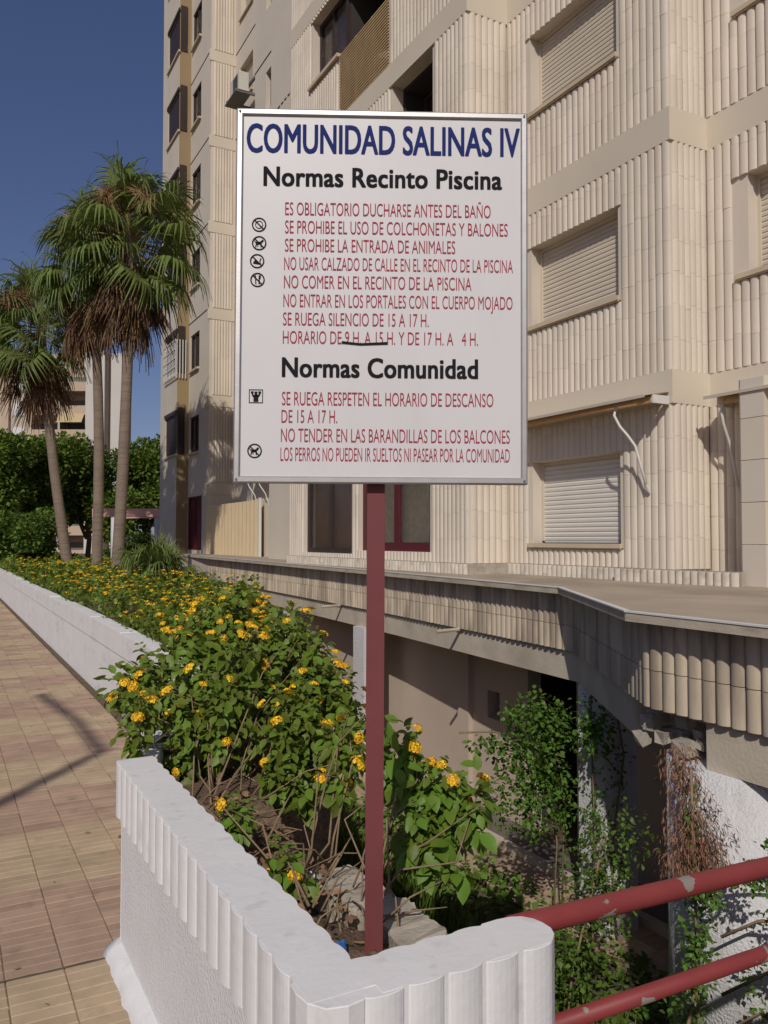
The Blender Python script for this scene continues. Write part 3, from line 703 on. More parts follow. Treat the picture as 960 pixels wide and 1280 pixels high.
# corrugated screen standing on the canopy
cs = thing('corrugated_screen', 'cream corrugated privacy screen standing on the canopy beside the maroon door', 'screen', (7.2, 22, 1.15))
n = 60; V = []
for i in range(n + 1):
    yy = 2.7 - i * 4.7 / n; dx = .04 * (1 - abs(((i % 4) - 2) / 2)); V += [(dx, yy, .0), (dx, yy, 1.47)]
m = MB(); m.add(V, [(2*i, 2*i+1, 2*i+3, 2*i+2) for i in range(n)]); m.box(.05, .07, -2.0, 2.7, 0, 1.46); m.build('panel', M['cream_screen'], cs)
m = MB(); m.box(-.01, .06, -2.06, -2.005, 0, 1.52); m.build('post', M['white_metal'], cs)
# white grille balcony with dark figure of brackets
gb = thing('balcony_grille', 'white lattice grille enclosing a small balcony high on the far corner', 'grille', (6.84, 28, 7.0))
for j in range(9):
    m = MB(); yy = -.85 + j*.2; m.box(-.02, .0, yy-.02, yy+.02, 0, 1.3); m.build('bar', M['white_metal'], gb)
for j in range(5):
    m = MB(); m.box(-.032, -.021, -.87, .80, .05+j*.3, .09+j*.3); m.build('rail', M['white_metal'], gb)
for j in range(4):
    m = MB(); m.box(.02+j*.1, .05+j*.1, -.87, -.84, 0, 1.3); m.build('bar', M['white_metal'], gb)
# air conditioner on a bracket
ac = thing('air_conditioner', 'grey air conditioner unit on a wall bracket high beside the shuttered window', 'air conditioner', (8.1, 22.95, 14.62))
m = MB(); m.prism([(-.66,-.42),(-.36,-.42),(-.36,.32),(-.66,.32)], .10, .66, bev=.02); m.build('casing', M['ac'], ac)
m = MB(); 
for j in range(9): m.box(-.672, -.662, -.33, .10, .17+j*.05, .185+j*.05)
m.build('grille', M['ac_dark'], ac)
m = MB(); m.box(-.76, .0, -.4, -.34, .04, .11); m.box(-.76, .0, .4, .46, .04, .11); m.box(-.77, -.30, -.46, .56, .0, .038); m.build('bracket', M['ac_dark'], ac)
m = MB(); m.tube([(-.04,-.9,.95),(-.04,-.9,2.6)], .04, 8); m.build('pipe', M['white_metal'], ac)
m = MB(); m.tube([(-.35,-.3,.3),(-.2,-.6,.5),(-.06,-.9,.95)], .05, 8); m.build('hose', M['grey_metal'], ac)

# ------------------------------------------------------------------ sign on its post
import itertools
K = 2.115 / 1020 * 1.017
def px(x, y): return ((x - 476.5) * K, (371 - y) * K)
sign = thing('sign', 'white community rules sign board in an aluminium frame on a maroon post', 'sign', (1.012, 1.872, 2.237))
sign.rotation_euler = (0, R(.28), R(-28.55 + 1.6)) 
def S2(m): return m
def fr(pts_, y0, y1, material, name):      # polygon in the board plane extruded in depth (front at y0 < y1)
    n = len(pts_); V = [(p[0], y0, p[1]) for p in pts_] + [(p[0], y1, p[1]) for p in pts_]
    m = MB(); m.add(V, [tuple(range(n)), tuple(range(n, 2*n))[::-1]] + [(i, n+i, n+(i+1)%n, (i+1)%n) for i in range(n)])
    return m
X0, Y0 = px(294.5, 604.5); X1, Y1 = px(658.5, 136.5); fwid = .0175
panel = MB(); panel.box(X0+fwid, X1-fwid, -.004, .006, Y0+fwid, Y1-fwid); panel.build('panel', M['sign_white'], sign)
def profile_bar(o0, o1, i0, i1):
    V = []
    for y, ofs in ((-.008, 0), (-.0105, .2), (-.0105, .8), (-.0075, 1.0), (.02, 1.0), (.02, 0)):
        a = Vector(o0).lerp(Vector(i0), ofs); b = Vector(o1).lerp(Vector(i1), ofs); V += [(a.x, y, a.y), (b.x, y, b.y)]
    m = MB(); m.add(V, [(2*i, 2*i+1, (2*i+3)%12, (2*i+2)%12) for i in range(6)] + [tuple(range(0,12,2)), tuple(range(1,12,2))[::-1]]); return m
O = [(X0,Y0),(X1,Y0),(X1,Y1),(X0,Y1)]; I = [(X0+fwid,Y0+fwid),(X1-fwid,Y0+fwid),(X1-fwid,Y1-fwid),(X0+fwid,Y1-fwid)]
for i in range(4): profile_bar(O[i], O[(i+1)%4], I[i], I[(i+1)%4]).build('frame_bar', M['alu'], sign)
m = MB(); pw = .0235
m.box(-.012-pw, -.012+pw, .022, .068, -1.79, Y1-.05); 
post = m.build('post', M['maroon'], sign)
# four bolts fixing frame to the post
for z in (Y0+.15, Y1-.15):
    m = MB(); m.tube([(-.012,.006,z),(-.012,.022,z)], .008, 8); m.build('bolt', M['alu'], sign)
for cx_, cz_ in ((X0+.009,Y0+.009),(X1-.009,Y0+.009),(X0+.009,Y1-.009),(X1-.009,Y1-.009)):
    m = MB(); m.tube([(cx_,-.0105,cz_),(cx_,-.0135,cz_)], .003, 8); m.build('screw', M['grey_metal'], sign)
def text_part(s, x0, x1, top, base, material, bold=0.0, track=1.0, name='lettering', heavy=0):
    cu = bpy.data.curves.new('lettering', 'FONT'); cu.body = s; cu.size = 1.0; cu.offset = bold; cu.space_character = track; cu.resolution_u = 4
    ob = bpy.data.objects.new('tmp_text', cu); COL.objects.link(ob)
    dg = bpy.context.evaluated_depsgraph_get(); me = bpy.data.meshes.new_from_object(ob.evaluated_get(dg))
    COL.objects.unlink(ob); bpy.data.objects.remove(ob)
    n = len(me.vertices); co = np.empty(n*3); me.vertices.foreach_get('co', co); co = co.reshape(-1, 3)
    mnx, mxx = co[:,0].min(), co[:,0].max(); cap = CAPH + 2*bold
    a, b = px(x0, base), px(x1, top)
    sx_ = (b[0]-a[0])/(mxx-mnx); sz_ = (b[1]-a[1])/cap
    new = np.stack([a[0]+(co[:,0]-mnx)*sx_, np.full(n, -.0052), a[1]+(co[:,1]+bold)*sz_], -1)
    me.vertices.foreach_set('co', new.ravel())
    if heavy:
        m2 = MB(); fs = [tuple(p.vertices) for p in me.polygons]
        for q, (ox, oz) in enumerate(((0,0),(heavy,heavy*.5),(-heavy,heavy*.5),(heavy,-heavy*.5),(-heavy,-heavy*.5),(0,heavy*.6),(0,-heavy*.6))):
            m2.add([(v[0]+ox, v[1]-q*.00008, v[2]+oz) for v in new], fs)
        return m2.build(name, material, sign)
    me.materials.clear(); me.materials.append(material); me.update()
    return link(name, me, sign)
def cap_height():
    cu = bpy.data.curves.new('h', 'FONT'); cu.body = 'H'; ob = bpy.data.objects.new('h', cu); COL.objects.link(ob)
    dg = bpy.context.evaluated_depsgraph_get(); me = bpy.data.meshes.new_from_object(ob.evaluated_get(dg)); c = [v.co.y for v in me.vertices]
    COL.objects.unlink(ob); bpy.data.objects.remove(ob); return max(c) - min(c)
CAPH = cap_height()
text_part('COMUNIDAD SALINAS IV', 307.5, 648.5, 155.5, 191, M['navy'], 0, 1.0, heavy=.0016)
text_part('Normas Recinto Piscina', 329, 626, 209.5, 233, M['ink'], 0, 1.04, heavy=.0019)
text_part('Normas Comunidad', 354, 596, 449, 472.5, M['ink'], 0, 1.04, heavy=.0019)
RL = [('ES OBLIGATORIO DUCHARSE ANTES DEL BAÑO', 355.5, 612.5, 254, 270), ('SE PROHIBE EL USO DE COLCHONETAS Y BALONES', 355.5, 634, 277, 293),
      ('SE PROHIBE LA ENTRADA DE ANIMALES', 355.5, 568, 300, 316), ('NO USAR CALZADO DE CALLE EN EL RECINTO DE LA PISCINA', 354.8, 640.5, 323, 339),
      ('NO COMER EN EL RECINTO DE LA PISCINA', 354.8, 588.5, 346, 362), ('NO ENTRAR EN LOS PORTALES CON EL CUERPO MOJADO', 354.3, 640, 369.5, 385.5),
      ('SE RUEGA SILENCIO DE 15 A 17 H.', 354, 535, 392.5, 408.5), ('HORARIO DE 9 H. A 15 H. Y DE 17 H. A   4 H.', 354, 596.7, 415.5, 431.3),
      ('SE RUEGA RESPETEN EL HORARIO DE DESCANSO', 353.5, 616, 491.5, 508), ('DE 15 A 17 H.', 353.2, 422, 514, 529.8),
      ('NO TENDER EN LAS BARANDILLAS DE LOS BALCONES', 352.8, 636.5, 537, 553.5), ('LOS PERROS NO PUEDEN IR SUELTOS NI PASEAR POR LA COMUNIDAD', 352.4, 636.5, 560.5, 577)]
for q in RL: text_part(*q, M['red_ink'], -.002, 1.0)
m = fr([px(*p) for p in ((427,427.5),(450,430),(484,428),(484,431),(450,432.5),(427,430.5))], -.0066, -.0058, None, ''); m.build('marker_stroke', M['ink'], sign)
def flat(polys, material, parent=sign, name='pictogram'):
    m = MB()
    for P in polys: m.add([(*[px(*p)[0]], -.0054, px(*p)[1]) for p in P], [tuple(range(len(P)))])
    return m.build(name, material, parent)
def ring(cx, cy, r, wd=1.6, n=24):
    return [[(cx+r*math.cos(a), cy+r*math.sin(a)), (cx+r*math.cos(b), cy+r*math.sin(b)), (cx+(r-wd)*math.cos(b), cy+(r-wd)*math.sin(b)), (cx+(r-wd)*math.cos(a), cy+(r-wd)*math.sin(a))]
            for a, b in [(2*math.pi*i/n, 2*math.pi*(i+1)/n) for i in range(n)]]
def bar(x0, y0, x1, y1, wd):
    d = Vector((x1-x0, y1-y0)).normalized(); n = Vector((-d.y, d.x))*wd/2
    return [(x0+n.x, y0+n.y), (x1+n.x, y1+n.y), (x1-n.x, y1-n.y), (x0-n.x, y0-n.y)]
def slash(cx, cy, r=8.5, wd=1.5): return [bar(cx-r*.68, cy-r*.68, cx+r*.68, cy+r*.68, wd)]
def dog(cx, cy): return [bar(cx-4,cy+.2,cx+3,cy-.4,3.4), bar(cx-3.6,cy+1,cx-4.2,cy+5,1.3), bar(cx+2,cy+1,cx+2.4,cy+5,1.3), bar(cx-1.8,cy+1,cx-1.6,cy+4.4,1.1), bar(cx+2.4,cy-1,cx+5,cy-4,2.4), bar(cx-4,cy-.4,cx-6,cy-3,1)]
flat(ring(323.3,282.8,9) + slash(323.3,282.8) + ring(323.3,282.8,5,.9,12), M['ink'])
flat(ring(323.6,306,9) + slash(323.6,306) + dog(323.6,306), M['ink'])
flat(ring(321.3,328.6,9) + slash(321.3,328.6) + [bar(316.5,330.5,326,332,2.4), bar(318,328,321,329.5,2.6), bar(324.5,329.5,326,325,1.3)], M['ink'])
flat(ring(322,352.2,9) + slash(322,352.2) + [bar(319.4,346.5,320,357.5,1.3), bar(318,346.5,318.2,350,.8), bar(324.2,346.5,324,357.5,1.5), bar(325.4,346.5,325.2,351,1.2)], M['ink'])
flat(ring(320.5,565,9) + slash(320.5,565) + dog(320.3,565), M['ink'])
sq = [bar(313,489.3,330,489.3,.9), bar(313,505.3,330,505.3,.9), bar(313.3,489.3,313.3,505.3,.9), bar(329.7,489.3,329.7,505.3,.9)]
flat(sq + [bar(321.5,495.5,321.5,504,6), bar(317.5,497,325.5,497,2.2), bar(316.5,492.5,318,497,2), bar(326.5,492.5,325,497,2), bar(321.5,491.5,321.5,495,3.6), bar(315.2,492.5,318.6,492.2,2.2), bar(324.4,492.2,327.8,492.5,2.2)], M['ink'])

# ------------------------------------------------------------------ railing
rl = thing('railing', 'red painted tube railing with chipped paint on the right of the planter', 'railing', (1.1, 1.51, 0))
m = MB(); m.tube([(.045,0,.722),(.16,.0,.717),(.93,0,.690),(2.6,0,.632)], .0262, 20); m.build('top_rail', M['rail'], rl, smooth=True)
m = MB(); m.tube([(.085,0,.474),(.92,0,.457),(2.6,0,.42)], .0205, 18); m.build('lower_rail', M['rail'], rl, smooth=True)
m = MB(); m.tube([(2.5,0,-.02),(2.5,0,.615)], .024, 16); m.build('post', M['rail'], rl, smooth=True)
# street lamp behind the viewpoint, whose shadow lies on the paving
lp = thing('street_lamp', 'thin street lamp whose pole and arm shade the paving', 'lamp', (-4.42, -.58, 0))
m = MB(); m.tube([(0,0,-.02),(0,0,7.03)], [.085,.055], 12); m.build('pole', M['grey_metal'], lp)
m = MB(); m.tube([(0,0,7.0),(-.02,1.2,7.02),(-.1,2.5,6.95)], .045, 8); m.build('arm', M['grey_metal'], lp)
m = MB(); m.prism([(-.14,2.5),(-.06,2.5),(-.05,2.75),(-.15,2.75)], 6.91, 6.98, bev=.02); m.build('lamp_head', M['grey_metal'], lp)

# ------------------------------------------------------------------ flower heads and lantana
def flower_mb(r=.020, n=26, seed=0):
    q = random.Random(seed); m = MB()
    for i in range(n):
        zz = 1 - (i + .5) / n * .95; a = i * 2.39996; rr_ = math.sqrt(max(0, 1 - zz*zz))
        nrm = Vector((rr_*math.cos(a), rr_*math.sin(a), zz*.8 + .15)).normalized(); c = nrm * r * q.uniform(.85, 1.1)
        c.z *= .62
        t = nrm.orthogonal().normalized(); b = nrm.cross(t); fr_ = r * q.uniform(.24, .34)
        V = [c + nrm*r*.05] + [c + (t*math.cos(2*math.pi*k/5) + b*math.sin(2*math.pi*k/5))*fr_ + nrm*r*.16*(1 if k % 2 else .6) for k in range(5)]
        m.add(V, [(0, 1+k, 1+(k+1)%5) for k in range(5)])
    m.add([(0,0,.0),(r*.6,0,r*.1),(0,r*.6,r*.1),(-r*.6,0,r*.1),(0,-r*.6,r*.1),(0,0,r*.5)], [(0,2,1),(0,3,2),(0,4,3),(0,1,4),(5,1,2),(5,2,3),(5,3,4),(5,4,1)])
    return m
FLM = [flower_mb(seed=i).mesh('flower', M['flower']) for i in range(4)]
def near_leaf_mesh(material): 
    me = np_mesh('leaf', LEAF, LEAF_T, material); return me
def lantana(name, label, blobs, shoots, lsize, origin, base, fl_prob, mleaf, group=None, nobj=280, fill=1500, stems=14, fsize=1.15, face=None):
    t = thing(name, label, 'shrub', origin, group); O = np.array(origin, float)
    P, D = blob_points(blobs, shoots, shell=.25)
    P = P[:]; pos = []; dirs = []; sz = []; flw = []
    for p, d in zip(P, D):
        ax = d * .8 + np.array([0, 0, .75]) + rng.normal(0, .25, 3); ax /= np.linalg.norm(ax)
        s1 = np.cross(ax, [0.3, .1, 1.]); s1 /= np.linalg.norm(s1); s2 = np.cross(ax, s1); ph = rng.random() * 6
        k = rng.integers(4, 7)
        for j in range(k):
            f = j / (k - 1); q = p - ax * (.105 * f + .008) * (lsize / .055)
            a = ph + (j % 2) * math.pi / 2
            for sg in (1, -1):
                side = (s1 * math.cos(a) + s2 * math.sin(a)) * sg
                dd = side + ax * (.45 - .5 * f) + np.array([0, 0, -.35 - .75 * f]) + rng.normal(0, .16, 3)
                pos.append(q); dirs.append(dd / np.linalg.norm(dd)); sz.append(lsize * (.42 + .75 * f) * rng.uniform(.8, 1.2))
        if rng.random() < fl_prob: flw.append((p + ax * .018, ax))
    fp, fd = blob_points([(b[0], b[1], b[2], b[3]*.86, b[4]*.86, b[5]*.86) for b in blobs], fill, shell=.7)
    keep = rng.random(fill) < .95
    for p, d in zip(fp[keep], fd[keep]):
        dd = d + np.array([0, 0, -.5]) + rng.normal(0, .5, 3); pos.append(p); dirs.append(dd / np.linalg.norm(dd)); sz.append(lsize * rng.uniform(.6, 1.1))
    pos = np.array(pos); dirs = np.array(dirs); sz = np.array(sz)
    ups = np.tile([0, 0, 1.], (len(pos), 1)) * .8 + (CAMP - pos) / np.linalg.norm(CAMP - pos, axis=1, keepdims=True) * .35 + rng.normal(0, .25, (len(pos), 3))
    # the leaves nearest the viewer are single parts
    score = np.array([sz[i] * apparent(pos[i]) * (1 + .8 * float((CAMP - pos[i]) @ D[min(i // 10, len(D)-1)] > 0)) for i in range(len(pos))])
    order = np.argsort(-score); a, b = order[:nobj], order[nobj:]
    me = near_leaf_mesh(mleaf); X, Y, Z = frames(dirs, ups)
    for i in a:
        o = link('leaf', me, t); s = sz[i]
        o.matrix_local = Matrix(((X[i][0]*s, Y[i][0]*s, Z[i][0]*s, pos[i][0]-O[0]), (X[i][1]*s, Y[i][1]*s, Z[i][1]*s, pos[i][1]-O[1]), (X[i][2]*s, Y[i][2]*s, Z[i][2]*s, pos[i][2]-O[2]), (0,0,0,1)))
    leaves('foliage', pos[b] - O, dirs[b], sz[b], mleaf, t, 'leaf', ups=ups[b], kind='stuff')
    for p, ax in flw:
        o = link('flower', random.choice(FLM), t); q = Vector(ax).to_track_quat('Z', 'Y').to_matrix().to_4x4()
        o.matrix_local = Matrix.Translation(Vector(p - O)) @ q @ Matrix.Scale(fsize * random.uniform(.75, 1.25), 4)
    for i in range(stems):
        p = P[rng.integers(len(P))]; b0 = np.array(base[i % len(base)]) + rng.normal(0, .03, 3) * [1, 1, 0]
        mid = b0 * .5 + p * .5 + np.array([0, 0, .06]) + rng.normal(0, .05, 3); q1 = b0*.8 + p*.2 + rng.normal(0, .02, 3)
        m = MB(); m.tube([tuple(b0 - O), tuple(q1 - O), tuple(mid - O), tuple(p - O)], [.0048, .004, .003, .0015], 5); m.build('stem', M['twig'], t, smooth=True)
    return t
lantana('lantana_bush', 'large lantana bush full of yellow flower heads behind the left planter rim', 
    [(1.06,4.0,.93,.26,.32,.24),(1.37,4.06,1.08,.28,.32,.23),(1.53,3.80,1.02,.22,.28,.24),(1.12,3.55,.82,.24,.26,.21),(1.35,3.25,.77,.18,.18,.19),(1.52,3.38,.88,.17,.2,.18),(.97,3.6,.70,.12,.14,.13),(1.22,3.7,.97,.26,.3,.23),(1.38,4.3,1.17,.22,.2,.17),(.84,4.1,.90,.14,.22,.13),(1.25,3.15,.66,.11,.12,.11),(1.48,3.05,.78,.10,.12,.13),(1.6,3.6,.85,.14,.2,.2),(1.30,3.05,.60,.08,.08,.08),(1.42,4.2,1.30,.09,.1,.10),(1.28,4.0,1.22,.08,.1,.09),(1.62,4.0,1.20,.08,.1,.08),(1.12,4.2,1.12,.08,.1,.09)],
    470, .062, (1.2, 3.6, .6), [(1.05,3.4,.56),(1.2,3.5,.56),(.98,3.25,.54),(1.4,3.7,.56),(1.3,3.3,.5)], .21, M['leaf'], fill=2400, stems=30, fsize=1.08)
lantana('lantana_spray', 'small lantana sprays drooping over the white wall left of the large bush', [(.71,3.50,.92,.07,.07,.075),(.715,3.42,.815,.085,.07,.07),(.80,3.6,.87,.06,.1,.06)], 20, .045,
    (.8, 3.6, .7), [(.95,3.6,.65)], .12, M['leaf'], fill=60, stems=4, nobj=60)
lantana('lantana_bush', 'leafy lantana with large hanging leaves just right of the sign post', [(1.33,2.35,.885,.095,.1,.13),(1.43,2.23,.82,.11,.09,.11),(1.475,2.14,.80,.07,.07,.08),(1.36,2.22,.70,.09,.07,.09)], 74, .062,
    (1.3, 2.3, .6), [(1.2,2.2,.5),(1.22,2.35,.5)], .19, M['leaf_big'], fill=150, stems=7, nobj=280, fsize=.95)
lantana('lantana_bush', 'low small lantana shoot with yellow flowers low in the planter left of the post', [(.945,2.37,.60,.05,.05,.05),(.93,2.36,.67,.045,.05,.04),(.90,2.7,.70,.06,.06,.06)], 13, .055,
    (.95, 2.36, .5), [(.98,2.3,.49)], .45, M['leaf_big'], fill=12, stems=5, nobj=120, fsize=.95)
lantana('lantana_bush', 'slim lantana stems with dark leaves rising behind the sign post', [(1.27,2.62,.92,.05,.06,.10),(1.21,2.55,.80,.06,.06,.1),(1.30,2.5,1.03,.03,.03,.06)], 17, .05,
    (1.2, 2.6, .6), [(1.1,2.5,.5)], .2, M['leaf'], fill=30, stems=6, nobj=120)
# bare twigs at the foot of the bushes and litter on the soil
tw = thing('bare_twigs', 'tangle of bare woody twigs on the soil between bush and post', 'twigs', (1.0, 2.5, .5))
rr = random.Random(11)
for i in range(46):
    x, y = rr.uniform(-.18, .16), rr.uniform(-.55, .75); a = rr.uniform(0, 6.28); ln = rr.uniform(.06, .22); up = rr.uniform(.0, .16)
    m = MB(); p = [Vector((x, y, .03)), Vector((x+math.cos(a)*ln*.5+rr.uniform(-.02,.02), y+math.sin(a)*ln*.5, .03+up*.7)), Vector((x+math.cos(a)*ln, y+math.sin(a)*ln, .03+up))]
    m.tube([tuple(q) for q in p], [rr.uniform(.003,.006), .003, .0015], 5); m.build('twig', M['twig'], tw, smooth=True)
n = 420; pos = np.stack([rng.uniform(.75, 1.10, n), rng.uniform(1.52, 3.2, n), rng.uniform(.50, .53, n) + .0], -1)
pos[:,2] += .06*np.maximum(0, pos[:,1]-2.2)
dd = rand_dirs(n) * [1, 1, .3]; lit = leaves('dead_leaf_litter', pos, dd / np.linalg.norm(dd, axis=1, keepdims=True), rng.uniform(.02, .045, n), M['litter'], None, 'leaf', kind='stuff')
lit['label'] = 'brown dead leaves scattered on the planter soil'; lit['category'] = 'leaf litter'
n = 46; pos = np.stack([rng.uniform(.1, 1.35, n), 2.6 + 12*rng.random(n)**1.5, np.full(n, .004)], -1); pos[:,0] = np.where(pos[:,1] < 3.4, pos[:,0]*.4, np.where(rng.random(n) < .6, 1.30 + .1*rng.random(n), pos[:,0]))
dd = rand_dirs(n) * [1, 1, .08]; pv = leaves('fallen_leaves', pos, dd / np.linalg.norm(dd, axis=1, keepdims=True), rng.uniform(.015, .035, n), M['litter'], None, 'leaf', kind='stuff')
pv['label'] = 'few small dry leaves scattered on the pavement'; pv['category'] = 'leaf litter'
bt = thing('plastic_bottle', 'crushed clear plastic bottle lying beside the foot of the sign post', 'bottle', (.885, 1.83, .535))
m = MB(); m.tube([(-.07,.03,0),(-.045,.02,.004),(0,0,0),(.03,-.012,.004),(.045,-.018,0),(.055,-.022,0)], [.022,.026,.021,.025,.012,.011], 10); m.build('bottle_body', M['plastic'], bt, smooth=True)
m = MB(); m.tube([(.0555,-.0222,0),(.07,-.028,0)], .0135, 10); m.build('cap', M['sign_white'], bt)
bw = MB(); bw.tube([(.885,1.90,.545),(.892,1.905,.562),(.905,1.905,.570),(.918,1.91,.560),(.925,1.915,.575)], [.004,.016,.010,.015,.004], 6); tagged(bw.build('plastic_wrapper', M['blue_plastic']), 'crumpled blue plastic scrap behind the bottle', 'litter')
hs_ = MB(); hs_.tube([(.80,2.35,.56),(.80,2.15,.555),(.83,2.0,.55),(.87,1.9,.55)], .016, 8); tagged(hs_.build('hose', M['black_pipe'], smooth=True), 'black irrigation hose lying inside the left planter rim', 'hose')

# ------------------------------------------------------------------ flower hedge along the far bed
hd = thing('flower_hedge', 'low hedge dotted with yellow flowers filling the long bed', 'hedge', (2.2, 12, .6))
def hedge_top(x, y):
    return .31 + .09*np.sin(y*1.3) * np.sin(x*2.1 + y*.4) + .08*np.sin(y*2.9 + x*3) + .05*np.sin(y*6.1) - .10*np.clip((1.75 - x)*3, 0, 1)
n = 46000; yy = 4.2 + (56 - 4.2) * rng.random(n) ** 1.75; xmax = np.clip(2.0 + (yy - 5.2) * .34, 1.75, 4.3); xx = 1.56 + (xmax - 1.56) * rng.random(n)
f = rng.random(n) ** .45; zz = .02 + hedge_top(xx, yy) * f
cl = .5 + .5*np.sin(xx*11 + 3*np.sin(yy*5)) * np.sin(yy*9); keep = rng.random(n) < .45 + .55*cl
pos = np.stack([xx - 2.2, yy - 12, zz], -1)[keep]; n = len(pos)
dd = rand_dirs(n, .2); leaves('foliage', pos, dd, (.045 + .0035*np.clip(yy[keep]-4, 0, 30)) * rng.uniform(.7, 1.2, n), M['leaf'], hd, 'quad', width=1.25, kind='stuff')
nf = 1600; yy = 4.4 + 44 * rng.random(nf) ** 1.7; xmax = np.clip(2.0 + (yy - 5.2) * .34, 1.8, 4.2); xx = 1.62 + (xmax - 1.62) * rng.random(nf)
zz = hedge_top(xx, yy) + .03; order = np.argsort(yy)
for i in order[:295]:
    o = link('flower', FLM[i % 4], hd); s = random.uniform(1.0, 1.6)
    o.matrix_local = Matrix.Translation((xx[i]-2.2, yy[i]-12, zz[i])) @ Matrix.Rotation(random.uniform(-.7,.7), 4, 'X') @ Matrix.Rotation(random.uniform(-.7,.7), 4, 'Y') @ Matrix.Scale(s, 4)
ml = MB(); base_f = flower_mb(n=9, seed=9)
for i in order[295:]:
    s = random.uniform(1.0, 1.6) * (1 + .02*(yy[i]-8)); ml.add([(v[0]*s+xx[i]-2.2, v[1]*s+yy[i]-12, v[2]*s+zz[i]) for v in base_f.v], base_f.f)
ml.build('flower', M['flower'], hd, kind='stuff')

# ------------------------------------------------------------------ palms
def frond_mb(e, R_=.85, petiole=.75, nseg=30, spread=128, droop=1.0, seed=0, fused=.42):
    q = random.Random(seed); m = MB(); e = R(e); g = Vector((0, -math.sin(e), -math.cos(e)))
    pts = [Vector((0, petiole*f, 0)) + g * (.10 * petiole * f * f) for f in (0, .35, .7, 1.0)]
    m.tube([tuple(p) for p in pts], [.022, .016, .013, .010], 5, mi=1); h = pts[-1]
    st = (0.0, .25, fused, .62, .80, .93, 1.0)
    for i in range(nseg):
        a = R(-spread + 2*spread*(i + .5)/nseg + q.uniform(-1.5, 1.5)); L_ = R_ * (1.0 - .28*(abs(a)/R(spread))**2) * q.uniform(.78, 1.1)
        d = Vector((math.sin(a), math.cos(a), .10*math.cos(a))); sd = Vector((math.cos(a), -math.sin(a), 0)); p = h.copy(); prev = 0; V = []
        dr = droop * q.uniform(.55, 1.6); dirv = d.copy()
        for s in st:
            step = (s - prev) * L_; prev = s
            if s > fused - .01: dirv = (d + g * dr * ((s - fused) / (1 - fused)) * 2.1).normalized()
            else: dirv = (d + g * .22 * s).normalized()
            p = p + dirv * step
            w_ = L_ * s * math.tan(R(spread)/nseg) * 1.02 if s <= fused else L_ * fused * math.tan(R(spread)/nseg) * (1.0 - (s - fused)/(1 - fused)) ** .7 * .75
            w_ = max(w_, .003); V += [p - sd * w_, p + Vector((0, 0, .012 * s)), p + sd * w_]
        F = []
        for j in range(len(st)-1): F += [(3*j, 3*j+1, 3*j+4, 3*j+3), (3*j+1, 3*j+2, 3*j+5, 3*j+4)]
        m.add(V, F)
    return m
LIVE = {e: [frond_mb(e, droop=.75 + .012*(78-e), seed=s+e).mesh('frond', [M['palm_leaf'], M['palm_stem']]) for s in range(3)] for e in (78, 50, 28, 8, -14, -34)}
DEAD = {e: [frond_mb(e, R_=.72, petiole=.6, nseg=16, spread=80, droop=1.6, seed=s+90, fused=.3).mesh('dead_frond', [M['palm_dead'], M['palm_dead']]) for s in range(2)] for e in (-48, -62, -76)}
def palm(label, base, top, lean, r0, r1, scale, nlive=38, ndead=34, panicles=3):
    t = thing('palm_tree', label, 'palm', base, 'palms rising from the flower bed'); B = Vector(base); T_ = Vector(top) - B; q = random.Random(int(top[1]*100))
    pts = []; rs = []
    for i in range(15):
        f = i / 14; p = T_ * f + Vector((lean[0], lean[1], 0)) * math.sin(f*math.pi) ; pts.append(tuple(p)); rs.append(r0 + (r1-r0)*f**.7 + (.05 if i == 0 else 0) + q.uniform(-.004,.004))
    m = MB(); m.tube(pts, rs, 18); m.build('trunk', M['trunk'], t, smooth=True)
    for i in range(nlive):
        es = sorted(LIVE, reverse=True); e = es[min(5, int((i / nlive) ** .72 * 6))]; az = i * 2.39996 + q.uniform(-.2, .2)
        o = link('frond', q.choice(LIVE[e]), t)
        o.matrix_local = Matrix.Translation(T_ + Vector((0, 0, .12 - .5 * i/nlive))) @ Matrix.Rotation(az, 4, 'Z') @ Matrix.Rotation(R(e + q.uniform(-6, 6)), 4, 'X') @ Matrix.Rotation(q.uniform(-.7, .7), 4, 'Y') @ Matrix.Scale(scale * q.uniform(.72, 1.15), 4)
    for i in range(ndead):
        e = q.choice(sorted(DEAD)); az = i * 2.39996
        o = link('dead_frond', q.choice(DEAD[e]), t)
        o.matrix_local = Matrix.Translation(T_ + Vector((0, 0, -.25 - .95 * i/ndead))) @ Matrix.Rotation(az, 4, 'Z') @ Matrix.Rotation(R(e + q.uniform(-8, 8)), 4, 'X') @ Matrix.Rotation(q.uniform(-.5, .5), 4, 'Y') @ Matrix.Scale(scale * q.uniform(.85, 1.1), 4)
    for i in range(panicles):
        az = [3.9, 4.9, 5.9, 2.9][i % 4] + q.uniform(-.3, .3); m = MB(); d = Vector((math.cos(az), math.sin(az), 0)); c0 = T_ + d*.1
        path = [c0 + d*1.25*f + Vector((0, 0, .75*math.sin(f*2.6) - .25*f*f)) for f in (0, .3, .6, .8, 1)]
        m.tube([tuple(p) for p in path], [.02,.016,.012,.01,.006], 5)
        for k in range(230):
            f = q.uniform(.45, 1); p = path[0].lerp(path[-1], f) + Vector((0,0,.55*math.sin(f*2.6))); a = q.uniform(0, 6.28); ln = q.uniform(.2, .5)
            v = Vector((math.cos(a)*.6, math.sin(a)*.6, q.uniform(-1.2, .5))).normalized() * ln
            b = p + v*.5 + Vector((0,0,.02)); m.tube([tuple(p), tuple(b), tuple(p + v + Vector((0,0,-.05)))], [.007,.006,.004], 3, cap=False)
        m.build('flower_stalk', M['panicle_y'] if (i == 2) else M['panicle'], t)
    return t
